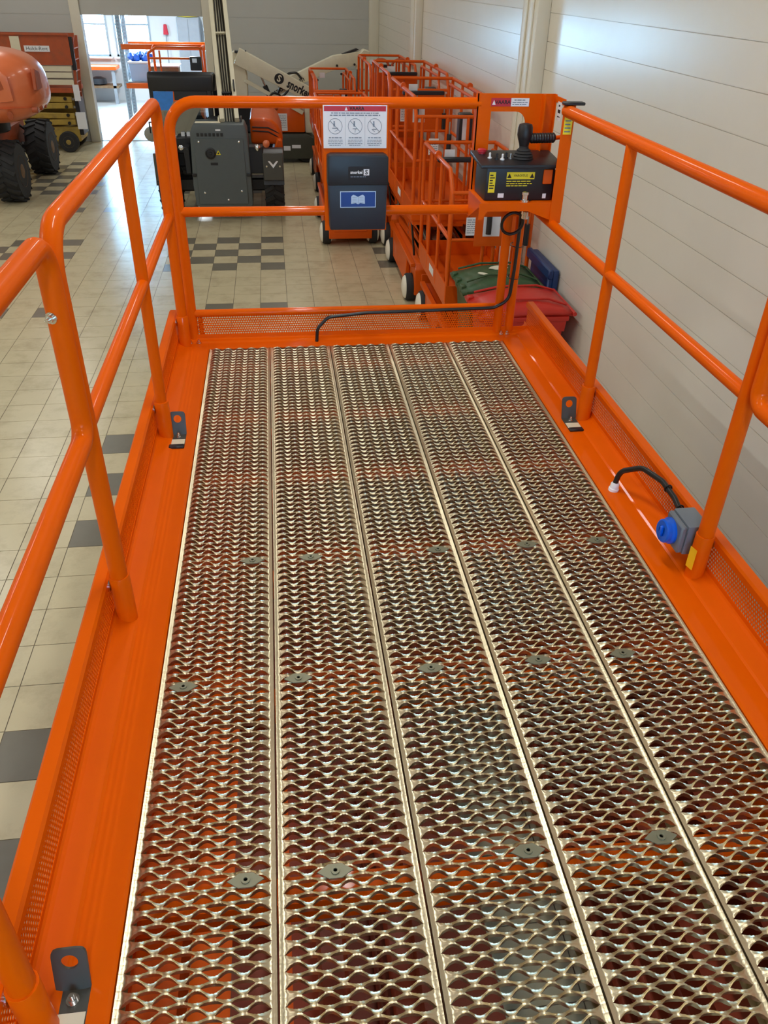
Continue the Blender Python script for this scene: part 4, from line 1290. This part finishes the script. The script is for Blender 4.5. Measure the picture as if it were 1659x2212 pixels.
b = MB(); b.lathe([(0.075, 0), (0.075, 0.012), (0.06, 0.018), (0.055, 0.008), (0.02, 0.008), (0.016, 0.016), (0.001, 0.016)], (-0.53, 8.564, 0.93), (0, -1, 0), 24); b.build('round_vent', M['black'], rp)
Qm = frame((-0.42, 8.564, 0.94), (1, 0, 0), (0, 0, 1))
b = MB(); b.prism([(-0.034, -0.028), (0.034, -0.028), (0.0, 0.032)], 'z', 0, 0.002); b.v = [Qm @ p for p in b.v]; wl = b.build('warning_triangle', M['yellow'], rp)
b = MB(); b.prism([(-0.016, -0.02), (0.016, -0.02), (0.0, 0.012)], 'z', 0.002, 0.003); b.v = [Qm @ p for p in b.v]; b.build('warning_sign', M['ink'], wl)
Qm = frame((-0.49, 8.564, 0.79), (1, 0, 0), (0, 0, 1)); plate(Qm, 0.10, 0.035, 0.002, M['ink'], 'rating_plate', rp)
Qm = frame((-0.40, 8.578, 1.23), (1, 0, 0), (0, 0, 1)); plate(Qm, 0.07, 0.02, 0.002, M['white'], 'white_tag', rp)
b = MB()
for k in range(7):
    b.box(-0.70 + k * 0.055, -0.665 + k * 0.055, 8.572, 8.582, 1.15, 1.19)
b.build('louvre', M['black'], rp, kind='stuff')
# chassis, wheels, mudguards
b = MB(); b.box(-0.75, -0.05, 9.1, 11.4, 0.35, 0.75); b.build('chassis', M['black'], t, bevel=0.02)
b = MB(); b.box(-1.15, 0.30, 8.95, 9.25, 0.34, 0.52); b.build('axle', M['black'], t, bevel=0.02)
b = MB(); b.box(-1.15, 0.30, 11.15, 11.45, 0.34, 0.52); b.build('axle', M['black'], t, bevel=0.02)
for wx in (-1.19, 0.345):
    for wy in (9.08, 11.3):
        wheel(t, (wx, wy, 0.43), 0.415, 0.28, (1, 0, 0), M['panelgrey'], M['rubber'], lug=True)
for wx in (-1.19, 0.345):
    b = MB()
    arc = [(9.08 - 0.49 * math.cos(a), 0.43 + 0.49 * math.sin(a)) for a in [math.radians(v) for v in range(8, 136, 12)]]
    b.strip(arc, 'x', wx - 0.15, wx + 0.15, 0.02)
    mg = b.build('mudguard', M['black'], t)
    if wx > 0:
        b = MB(); b.box(wx - 0.145, wx + 0.145, 8.57, 8.60, 0.56, 0.93); b.build('mud_flap', M['dgrey'], t, bevel=0.01)
        Qm = frame((wx, 8.569, 0.78), (1, 0, 0), (0, 0, 1))
        b = MB(); b.prism([(-0.075, 0.045), (-0.045, 0.045), (0, -0.005), (0.045, 0.045), (0.075, 0.045), (0.0, -0.05)], 'z', 0, 0.003); b.v = [Qm @ p for p in b.v]; b.build('chevron_emblem', M['white'], t)
        for s_ in (-1, 1):
            b = MB(); b.lathe([(0.015, 0), (0.013, 0.01)], (wx + s_ * 0.095, 8.57, 0.755), (0, -1, 0), 10); b.build('bolt', M['chrome'], t)
    else:
        b = MB(); b.box(wx - 0.145, wx + 0.145, 8.57, 8.60, 0.56, 0.93); b.build('mud_flap', M['dgrey'], t, bevel=0.01)
# tail lamps and ribs beside the panel
for xx in (0.05, -0.87):
    b = MB(); b.box(xx - 0.05, xx + 0.16 * (1 if xx > 0 else 0.2), 8.75, 9.0, 0.62, 0.98); b.build('side_block', M['black'], t, bevel=0.01)
b = MB(); b.lathe([(0.045, 0), (0.045, 0.03), (0.035, 0.04), (0.001, 0.045)], (0.13, 8.74, 0.98), (0, -1, 0), 16); b.build('rear_lamp', M['chrome'], t)
b = MB(); b.lathe([(0.05, 0), (0.05, 0.03), (0.035, 0.04), (0.001, 0.045)], (0.26, 8.80, 1.02), (0, -1, 0), 16); b.build('rear_lamp', M['coral'], t)
b = MB(); b.lathe([(0.035, 0), (0.035, 0.02), (0.001, 0.03)], (-0.95, 8.74, 0.98), (0, -1, 0), 14); b.build('rear_lamp', M['chrome'], t)
# orange engine hood on the right, rounded
def rounded_hood(b, x0, x1, y0, y1, z0, z1):
    pr = [(x0, z0), (x1, z0), (x1 + 0.01, z0 + 0.10), (x1 - 0.05, z1 - 0.10), (x1 - 0.14, z1 - 0.02), (x1 - 0.24, z1), (x0, z1)]
    b.prism(pr, 'y', y0, y1)
b = MB(); rounded_hood(b, 0.03, 0.50, 9.35, 10.9, 0.92, 1.28)
hd = b.build('engine_hood', O2, t, bevel=0.05, seg=3)
for k in range(2):
    b = MB(); b.tube([(0.06, 9.34, 1.16 - 0.05 * k), (0.30, 9.34, 1.15 - 0.055 * k), (0.46, 9.36, 1.07 - 0.06 * k)], 0.009, 8); b.build('hood_slot', M['black'], hd)
b = MB(); b.prism([(0.34, 0.78), (0.50, 0.78), (0.50, 1.0), (0.42, 1.02)], 'y', 9.2, 9.9); b.build('lower_cowl', O2, hd, bevel=0.02)
# cab
CB = M['black']
b = MB(); b.prism([(9.25, 1.64), (9.25, 1.83), (9.30, 1.88), (9.75, 1.84), (10.7, 1.66), (10.78, 1.60), (10.78, 1.50), (9.6, 1.60)], 'x', -1.37, -0.45); b.build('cab_roof', CB, t, bevel=0.03, seg=2)
for q in ((-1.33, 9.30), (-0.52, 9.30), (-1.33, 10.7), (-0.52, 10.7)):
    b = MB(); b.box(q[0] - 0.035, q[0] + 0.035, q[1] - 0.04, q[1] + 0.04, 0.72, 1.66 if q[1] < 10 else 1.55); b.build('cab_pillar', CB, t, bevel=0.01)
b = MB(); b.box(-1.02, -0.47, 9.28, 9.34, 1.52, 1.65); b.build('cab_header', CB, t)
b = MB(); b.box(-1.36, -0.49, 9.26, 10.74, 0.62, 0.84); b.build('cab_floor', CB, t, bevel=0.02)
b = MB(); b.box(-1.29, -0.56, 9.29, 9.30, 0.86, 1.50); b.build('rear_glass', M['cabglass'], t)
b = MB(); b.prism([(-1.31, 1.635), (-1.03, 1.635), (-1.04, 1.50), (-1.12, 1.39), (-1.25, 1.39), (-1.31, 1.50)], 'y', 9.255, 9.262); b.build('blue_window_patch', M['brightblue'], t)  # opaque bright blue patch in front of the rear glass
b = MB(); b.box(-1.36, -1.35, 9.35, 10.66, 0.90, 1.60); b.build('side_glass', M['cabglass'], t)
b = MB(); b.prism([(-1.10, 0.84), (-0.70, 0.84), (-0.68, 1.02), (-1.12, 1.02)], 'y', 9.75, 10.15); st = b.build('seat', M['black'], t, bevel=0.03, seg=2)
b = MB(); b.box(-1.10, -0.70, 9.68, 9.78, 1.0, 1.42); b.build('seat_back', M['black'], st, bevel=0.04, seg=2)
b = MB(); b.cyl((-0.9, 10.35, 0.84), (-0.9, 10.2, 1.16), 0.025, 10); sc_ = b.build('steering_column', M['black'], t)
b = MB(); b.tube([(-0.9 + 0.17 * math.cos(a), 10.19 - 0.04 * math.sin(a), 1.17 + 0.16 * math.sin(a) * 0.4) for a in [2 * PI * k / 20 for k in range(21)]], 0.014, 8); b.build('steering_wheel', M['black'], sc_)
for k in range(4):
    b = MB(); b.box(-0.98 + k * 0.08, -0.93 + k * 0.08, 9.24, 9.30, 1.03, 1.10); b.build('control_knob', M['white'], t)
b = MB(); b.box(-1.05, -0.60, 9.10, 9.28, 0.84, 1.05); b.build('valve_block', M['black'], t, bevel=0.01)
b = MB(); b.lathe([(0.05, 0), (0.11, 0.01), (0.11, 0.03), (0.05, 0.04)], (-1.44, 9.5, 1.03), (0, 1, 0.2), 14); b.build('mirror', M['steel'], t)
b = MB(); b.tube([(-1.36, 9.5, 1.2), (-1.45, 9.48, 1.2), (-1.45, 9.5, 1.05)], 0.012, 8); b.build('mirror_arm', M['black'], t)
# boom
ba, bb_ = Vector((-0.235, 8.85, 1.24)), Vector((-0.42, 11.55, 3.15))
bd = (bb_ - ba).normalized()
bx = Vector((1, 0, 0)); bx = (bx - bd * bx.dot(bd)).normalized(); bz = bx.cross(bd)
def bp(s_, u, w):
    return ba + bd * s_ + bx * u + bz * w
def boombox(b, s0, s1, u0, u1, w0, w1):
    vs_ = [bp(s, u, w) for s in (s0, s1) for u, w in ((u0, w0), (u1, w0), (u1, w1), (u0, w1))]
    b.add(vs_, [(0, 3, 2, 1), (4, 5, 6, 7), (0, 1, 5, 4), (1, 2, 6, 5), (2, 3, 7, 6), (3, 0, 4, 7)])
b = MB()
boombox(b, 0, 3.3, -0.135, -0.075, -0.16, 0.14)
boombox(b, 0, 3.3, 0.075, 0.135, -0.16, 0.14)
boombox(b, 0, 3.3, -0.075, 0.075, -0.16, 0.02)
bo = b.build('boom', M['cream'], t, smooth=False)
for k in range(4):
    b = MB(); b.tube([bp(s, -0.054 + 0.036 * k + 0.004 * math.sin(s * 3 + k), 0.045) for s in [0.02 + 0.2 * i for i in range(17)]], 0.010, 8); b.build('hose', M['cable'], bo)
for s in (0.55, 1.75):
    b = MB(); boombox(b, s, s + 0.03, -0.075, 0.075, 0.05, 0.075); b.build('hose_clamp', M['cream'] if s > 1 else M['black'], bo)
b = MB(); boombox(b, 0.5, 0.68, 0.10, 0.12, 0.14, 0.19); b.build('boom_stop', M['black'], bo)
b = MB(); b.box(-0.73, -0.36, 8.72, 8.85, 1.22, 1.31); b.build('boom_crossbeam', M['cream'], t, bevel=0.015)
for s_ in (-1, 1):
    b = MB(); b.prism([(8.72, 0.9), (9.1, 0.9), (9.0, 1.36), (8.80, 1.36)], 'x', -0.235 + s_ * 0.155 - 0.012, -0.235 + s_ * 0.155 + 0.012); b.build('boom_bracket', M['cream'] if s_ < 0 else M['black'], t)
b = MB(); b.lathe([(0.10, 0), (0.11, 0.02), (0.11, 0.30), (0.09, 0.32)], (-0.47, 9.15, 1.0), (0, 0, 1), 16); b.build('air_filter', M['black'], t)

# ------------------------------------------------------------------ cream knuckle boom lift by the far wall
CR = M['cream']
t = thing('knuckle_boom_lift', 'cream boom lift with folded knuckle arms lettered snorkel, by the far wall', 'boom lift', (0.8, 13.0, 0))
def planar(b, pts, y0, y1):
    b.prism(pts, 'y', y0, y1)
b = MB(); planar(b, [(-0.32, 1.04), (-0.06, 1.04), (-0.05, 1.5), (-0.13, 1.88), (-0.30, 1.88)], 12.95, 13.22); b.build('riser_link', CR, t, bevel=0.015)
A0, A1 = Vector((-0.22, 1.815)), Vector((1.40, 1.045))
dv = (A1 - A0).normalized(); nv = Vector((-dv.y, dv.x))
def arm_poly(a, b_, h0, h1):
    d_ = (b_ - a).normalized(); n_ = Vector((-d_.y, d_.x))
    return [tuple(a - n_ * h0), tuple(b_ - n_ * h1), tuple(b_ + n_ * h1), tuple(a + n_ * h0)]
b = MB(); planar(b, arm_poly(A0, A1, 0.135, 0.108), 12.86, 13.08); a1 = b.build('lower_arm', CR, t, bevel=0.012, seg=2)
b = MB(); planar(b, [(-0.25, 1.89), (-0.04, 1.89), (-0.10, 1.86), (-0.25, 1.86)], 12.9, 13.1); b.build('hose_guard', M['black'], t)
b = MB(); planar(b, arm_poly(Vector((-0.10, 1.42)), Vector((0.95, 0.88)), 0.03, 0.035), 12.92, 13.0); b.build('parallel_link', CR, t, bevel=0.005)
B0, B1_ = Vector((0.55, 1.27)), Vector((2.10, 1.80))
b = MB(); planar(b, [(0.5, 1.16), (0.93, 1.34), (1.53, 1.57), (2.12, 1.69), (2.12, 1.905), (1.55, 1.815), (1.25, 1.69), (0.5, 1.37)], 13.12, 13.34); a2 = b.build('upper_arm', CR, t, bevel=0.012, seg=2)
d2 = (B1_ - B0).normalized(); n2 = Vector((-d2.y, d2.x))
b = MB(); planar(b, [tuple(B0 + d2 * 1.05 + n2 * 0.13), tuple(B0 + d2 * 1.62 + n2 * 0.13), tuple(B0 + d2 * 1.58 + n2 * 0.165), tuple(B0 + d2 * 1.3 + n2 * 0.165)], 13.16, 13.30); b.build('hose_guard', M['black'], t)
b = MB(); planar(b, [(1.98, 1.60), (2.02, 1.84), (2.12, 1.93), (2.24, 1.90), (2.25, 1.70), (2.18, 1.60)], 13.10, 13.36); kn = b.build('knuckle', CR, t, bevel=0.015)
b = MB(); b.cyl((2.13, 13.08, 1.83), (2.13, 13.38, 1.83), 0.03, 12); b.build('pivot_pin', M['chrome'], kn)
for q in ((1.95, 1.68), (1.7, 1.52), (1.25, 1.42), (1.62, 1.66)):
    b = MB(); b.cyl((q[0], 13.1, q[1]), (q[0], 13.13, q[1]), 0.02, 10); b.build('pivot_pin', M['black'], a2)
b = MB(); b.box(2.09, 2.22, 13.16, 13.30, 0.60, 1.72); b.build('jib_post', CR, t, bevel=0.01)
b = MB(); b.cyl((2.02, 13.2, 1.2), (2.03, 13.2, 1.62), 0.03, 10); b.build('jib_cylinder', M['black'], t)
b = MB(); b.cyl((0.42, 13.0, 0.95), (0.26, 13.0, 1.33), 0.045, 12); cy_ = b.build('lift_cylinder', M['black'], t)
b = MB(); b.cyl((0.26, 13.0, 1.33), (0.20, 13.0, 1.47), 0.022, 10); b.build('piston_rod', M['chrome'], cy_)
for pts in ([(0.50, 13.10, 1.20), (0.60, 13.10, 1.42), (0.72, 13.10, 1.53), (0.86, 13.10, 1.54), (0.95, 13.10, 1.44)],
            [(0.30, 12.84, 1.12), (0.40, 12.82, 1.24), (0.52, 12.84, 1.20), (0.58, 12.9, 1.10)],
            [(0.25, 12.88, 1.0), (0.42, 12.86, 1.10), (0.60, 12.86, 1.18), (0.72, 12.88, 1.30)]):
    b = MB(); b.tube(fillet(pts, 0.08, 4), 0.02, 8); b.build('hose', M['cable'], t)
T1 = frame((0.99 - 0.02, 12.858, 1.09), (dv.x, 0, dv.y), (nv.x, 0, nv.y))
ctr = A0 + dv * 1.215
T1 = frame((ctr.x, 12.858, ctr.y), (dv.x, 0, dv.y), (nv.x, 0, nv.y))
text('snorkel', 0.205, M['ink'], T1, 'lettering', a1, bold=0.007, sx=0.70)
T1e = T1 @ Matrix.Translation((-0.385, 0.0, 0))
b = MB()
b.lathe([(0.088, 0), (0.088, 0.002)], T1e @ Vector((0, 0, 0)), T1e.to_3x3() @ Vector((0, 0, 1)), 24)
em = b.build('round_emblem', M['ink'], a1)
text('S', 0.155, M['cream'], T1e @ Matrix.Translation((0, 0, 0.003)), 'lettering', a1, bold=0.004)
T2 = frame((0.71, 13.118, 1.325), (1, 0, 0.42), (-0.42, 0, 1))
text('snorkel.com', 0.125, M['ink'], T2, 'lettering', a2, bold=0.002)
# chassis, turret, wheels
b = MB(); b.prism([(-0.9, 0.08), (1.15, 0.08), (1.15, 0.44), (1.0, 0.52), (-0.8, 0.52), (-0.9, 0.40)], 'y', 12.9, 13.9); cz = b.build('chassis', M['olive'], t, bevel=0.02, seg=2)
Qm = frame((0.62, 12.898, 0.27), (1, 0, 0), (0, 0, 1)); plate(Qm, 0.13, 0.08, 0.003, M['white'], 'white_label', cz)
Qm = frame((0.80, 12.898, 0.30), (1, 0, 0), (0, 0, 1)); plate(Qm, 0.17, 0.06, 0.003, M['white'], 'white_label', cz)
b = MB(); b.prism([(0.38, 0.54), (0.98, 0.54), (0.98, 0.86), (0.80, 1.0), (0.50, 0.98), (0.36, 0.80)], 'y', 12.95, 13.6); tu = b.build('turret_cover', O2, t, bevel=0.03, seg=2)
Qm = frame((0.56, 12.948, 0.72), (1, 0, 0), (0, 0, 1)); plate(Qm, 0.17, 0.30, 0.003, M['white'], 'instruction_label', tu)
lines(sub(Qm, 0, 0, 0.0025), [(0, 0.12 - 0.03 * k, 0.13, 0.008) for k in range(8)], M['softink'], 'printed_text', tu)
b = MB(); b.lathe([(0.08, 0), (0.08, 0.012), (0.02, 0.016)], (0.40, 12.95, 0.70), (0, -1, 0), 18); b.build('blue_badge', M['bluelab'], tu)
b = MB(); b.box(0.98, 1.18, 13.0, 13.5, 0.52, 0.98); b.build('tank', CR, t, bevel=0.04, seg=2)
b = MB(); b.box(-0.4, 0.4, 13.0, 13.6, 0.52, 1.05); b.build('turntable', M['black'], t, bevel=0.03)
for wx in (-0.75, 1.0):
    for wy in (12.98, 13.95):
        wheel(t, (wx, wy if wy > 13.5 else 13.05, 0.22), 0.22, 0.18, (0, 1, 0), M['olive'])

# ------------------------------------------------------------------ orange boom lift at the left
t = thing('boom_lift', 'coral orange boom lift with a rounded counterweight and two big tyres, at the left edge', 'boom lift', (-4.3, 10.8, 0))
def superell(b, c, s, n=4.0, nu=28, nv=16, e2=3.0):
    vs_, fs = [], []
    sg = lambda v, p: math.copysign(abs(v) ** p, v)
    for i in range(nv + 1):
        ph = -PI / 2 + PI * i / nv
        for k in range(nu):
            th = 2 * PI * k / nu
            x = sg(math.cos(ph), 2 / e2) * sg(math.cos(th), 2 / n)
            y = sg(math.cos(ph), 2 / e2) * sg(math.sin(th), 2 / n)
            z = sg(math.sin(ph), 2 / e2)
            vs_.append((c[0] + s[0] * x, c[1] + s[1] * y, c[2] + s[2] * z))
    for i in range(nv):
        for k in range(nu):
            k2 = (k + 1) % nu
            fs.append((i * nu + k, i * nu + k2, (i + 1) * nu + k2, (i + 1) * nu + k))
    b.add(vs_, fs)
b = MB(); superell(b, (-3.86, 10.25, 1.60), (0.86, 0.72, 0.50), 3.2, 40, 20, 2.9)
for p in b.v:
    k = (p.z - 1.10) / 1.0
    p.x += -0.10 * max(0, k - 0.35)
    if p.z < 1.35:
        p.x -= (1.35 - p.z) * 0.25
co = b.build('counterweight', M['coral'], t)
b = MB(); superell(b, (-3.90, 10.25, 1.36), (0.845, 0.735, 0.012), 3.2, 40, 6, 2.9); b.build('seam_line', M['coral'], co)
def on_hood(u, v, r0, r1, name, mtl, parent, y=9.535):
    b_ = MB(); b_.lathe([(r0, 0), (r0, 0.02), (r0 * 0.6, 0.022)], (u, y, v), (0, -1, 0), 18)
    for p in b_.v:
        p.x = u + (p.x - u) * r1
    return b_.build(name, mtl, parent)
on_hood(-3.43, 1.27, 0.055, 0.75, 'round_hole', M['orange_old'], co, 9.60)
b = MB(); b.prism([(-3.60, 1.44), (-3.32, 1.46), (-3.34, 1.78), (-3.42, 1.84), (-3.60, 1.80)], 'y', 9.505, 9.56); b.build('access_panel', M['coral'], co, bevel=0.02, seg=2)
b = MB(); b.prism([(-3.47, 1.60), (-3.42, 1.62), (-3.45, 1.76), (-3.49, 1.76)], 'y', 9.495, 9.51); b.build('handle_slot', M['orange_old'], co)
b = MB(); b.prism([(9.72, 1.58), (10.05, 1.58), (10.05, 1.80), (9.78, 1.86)], 'x', -3.07, -3.015); b.build('vent_recess', M['orange_old'], co, bevel=0.01)
for yy in (9.72, 10.0, 10.25):
    b = MB(); b.lathe([(0.04, -0.05), (0.04, 0.03), (0.025, 0.032)], (-3.09, yy, 1.33), (1, 0, 0), 14); b.build('round_hole', M['orange_old'], co)
b = MB(); b.box(-4.9, -4.05, 9.75, 12.5, 0.42, 0.85); b.build('chassis', M['orange_old'], t, bevel=0.03)
b = MB(); b.lathe([(0.40, 0), (0.42, 0.02), (0.42, 0.28), (0.3, 0.30)], (-4.3, 11.0, 0.85), (0, 0, 1), 24); b.build('slew_ring', M['black'], t)
b = MB(); b.box(-5.0, -3.9, 10.0, 11.9, 1.05, 1.25); b.build('turntable', M['orange_old'], t, bevel=0.03)
for wy in (9.98, 12.10):
    b = MB(); b.cyl((-4.6, wy, 0.43), (-3.62, wy, 0.43), 0.09, 12); b.build('axle', M['black'], t)
    for wx in (-3.72, -5.2):
        wheel(t, (wx, wy, 0.435), 0.42, 0.36, (1, 0, 0), M['wood'], M['rubber'], lug=True)
for wy in (9.98, 12.1):
    b = MB(); b.tube(fillet([(-4.1, wy + 0.1, 0.8), (-3.95, wy + 0.05, 0.7), (-3.9, wy, 0.5)], 0.1, 4), 0.022, 8); b.build('hose', M['cable'], t)

# ------------------------------------------------------------------ old scissor lift behind it
t = thing('old_scissor_lift', 'worn scissor lift with red panels and a yellow scissor stack, behind the coral boom lift', 'scissor lift', (-4.6, 14.55, 0))
OO, YO = M['orange_old'], M['yellowold']
LX0, LX1, LY0, LY1 = -5.9, -3.42, 14.15, 14.95
b = MB(); b.box(LX0, LX1 + 0.04, LY0, LY0 + 0.02, 1.53, 2.02); sp = b.build('side_panel', OO, t)
b = MB(); b.box(LX0, LX1 + 0.04, LY0 - 0.02, LY0 + 0.03, 2.02, 2.05); b.build('top_rail', OO, t)
b = MB(); b.box(LX0, LX1, LY1 - 0.02, LY1, 1.53, 2.02); b.build('side_panel', OO, t)
b = MB(); b.box(LX0, LX1, LY0, LY1, 1.06, 1.14); b.build('platform', OO, t)
for zz in (1.24, 1.36, 1.47):
    b = MB(); b.box(LX0, LX1, LY0 + 0.01, LY0 + 0.03, zz - 0.045, zz + 0.045); b.build('pale_slat', M['cream'], t)
b = MB(); b.box(-4.44, -4.27, LY0 - 0.012, LY0, 1.76, 2.0); b.build('pale_plate', M['cream'], sp)
Qm = frame((-3.98, LY0 - 0.004, 1.80), (1, 0, -0.0), (0, 0, 1))
np_ = plate(Qm, 0.46, 0.10, 0.004, M['white'], 'name_plate', sp)
text('Holck-Rent', 0.085, M['ink'], sub(Qm, 0, 0, 0.004), 'lettering', sp)
for k in range(4):
    z = 0.52 + k * 0.145
    b = MB(); b.beam((LX0 + 0.15, LY0 + 0.06, z - 0.02 * (-1) ** k), (LX1 - 0.10, LY0 + 0.06, z + 0.02 * (-1) ** k), 0.06, 0.10); b.build('scissor_arm', YO, t, bevel=0.01)
    b = MB(); b.beam((LX0 + 0.15, LY1 - 0.06, z + 0.02), (LX1 - 0.10, LY1 - 0.06, z - 0.02), 0.06, 0.10); b.build('scissor_arm', YO, t, bevel=0.01)
    b = MB(); b.cyl((LX1 - 0.22, LY0 + 0.0, z), (LX1 - 0.22, LY0 + 0.04, z), 0.03, 10); b.build('pivot_pin', M['black'], t)
b = MB(); b.box(LX0, LX1 - 0.05, LY0 + 0.05, LY1 - 0.05, 0.18, 0.45); b.build('chassis', YO, t, bevel=0.02)
for wx in (-3.70, -5.5):
    for wy in (14.12, 14.92):
        wheel(t, (wx, wy, 0.19), 0.19, 0.13, (0, 1, 0), YO, M['rubber'])
b = MB()
for yy in (14.22, 14.62):
    b.beam((LX1 + 0.10, yy, 2.0), (LX1 - 0.02, yy, 0.75), 0.03, 0.05)
ldr = b.build('ladder', OO, t, kind='stuff')
for k in range(6):
    b = MB(); z = 0.85 + 0.19 * k; b.cyl((LX1 - 0.01 + 0.02 * k, 14.22, z), (LX1 - 0.01 + 0.02 * k, 14.62, z), 0.014, 8); b.build('rung', OO, ldr)
b = MB(); b.box(LX1 + 0.02, LX1 + 0.10, 14.16, 14.20, 1.45, 2.0); b.build('black_strip', M['black'], t)
b = MB(); b.box(LX1 - 0.03, LX1 + 0.08, 14.13, 14.16, 0.92, 1.20); b.build('white_label', M['white'], t)
b = MB(); b.box(LX1 - 0.06, LX1 + 0.12, 14.12, 14.15, 0.42, 0.72); b.build('white_label', M['white'], t)
b = MB(); b.box(LX1 - 0.06, LX1 + 0.02, 14.2, 14.7, 0.30, 0.95); b.build('end_frame', M['black'], t, bevel=0.01)

# ------------------------------------------------------------------ orange lift rails inside the workshop
t = thing('workshop_lift', 'orange railed lift parked inside the doorway behind the telehandler cab', 'scissor lift', (-1.75, 17.0, 0))
b = MB(); b.tube(fillet([(-2.30, 16.9, 0.9), (-2.30, 16.9, 1.55), (-2.10, 16.9, 1.66), (-1.15, 16.9, 1.66), (-1.12, 16.9, 0.9)], 0.06, 4), 0.028, 10); g_ = b.build('guardrail', O2, t)
b = MB(); b.tube(fillet([(-2.25, 17.5, 0.9), (-2.25, 17.5, 1.66), (-1.12, 17.5, 1.66), (-1.12, 17.5, 0.9)], 0.06, 4), 0.028, 10); b.build('guardrail', O2, t)
b = MB(); b.tube([(-1.12, 16.9, 1.66), (-1.12, 17.5, 1.66)], 0.028, 10); b.build('end_rail', O2, t)
b = MB(); b.tube([(-2.05, 16.9, 0.9), (-2.05, 16.9, 1.6)], 0.02, 10); b.build('post', O2, g_)
b = MB(); b.tube([(-2.28, 16.9, 1.45), (-1.12, 16.9, 1.45)], 0.022, 10); b.build('mid_rail', O2, g_)
b = MB(); b.box(-2.3, -1.1, 16.88, 17.52, 0.8, 0.9); b.build('platform', O2, t, bevel=0.01)
b = MB(); b.box(-2.2, -1.2, 16.95, 17.45, 0.12, 0.8); b.build('base', O2, t, bevel=0.02)
for wx in (-2.1, -1.3):
    for wy in (16.95, 17.45):
        wheel(t, (wx, wy, 0.13), 0.13, 0.08, (0, 1, 0), M['hub'])
b = MB(); b.box(-1.40, -1.14, 16.80, 16.88, 1.22, 1.50); c_ = b.build('controller', M['black'], t, bevel=0.03, seg=2)
b = MB(); b.box(-1.34, -1.24, 16.785, 16.80, 1.38, 1.46); b.build('controller_label', M['white'], c_)
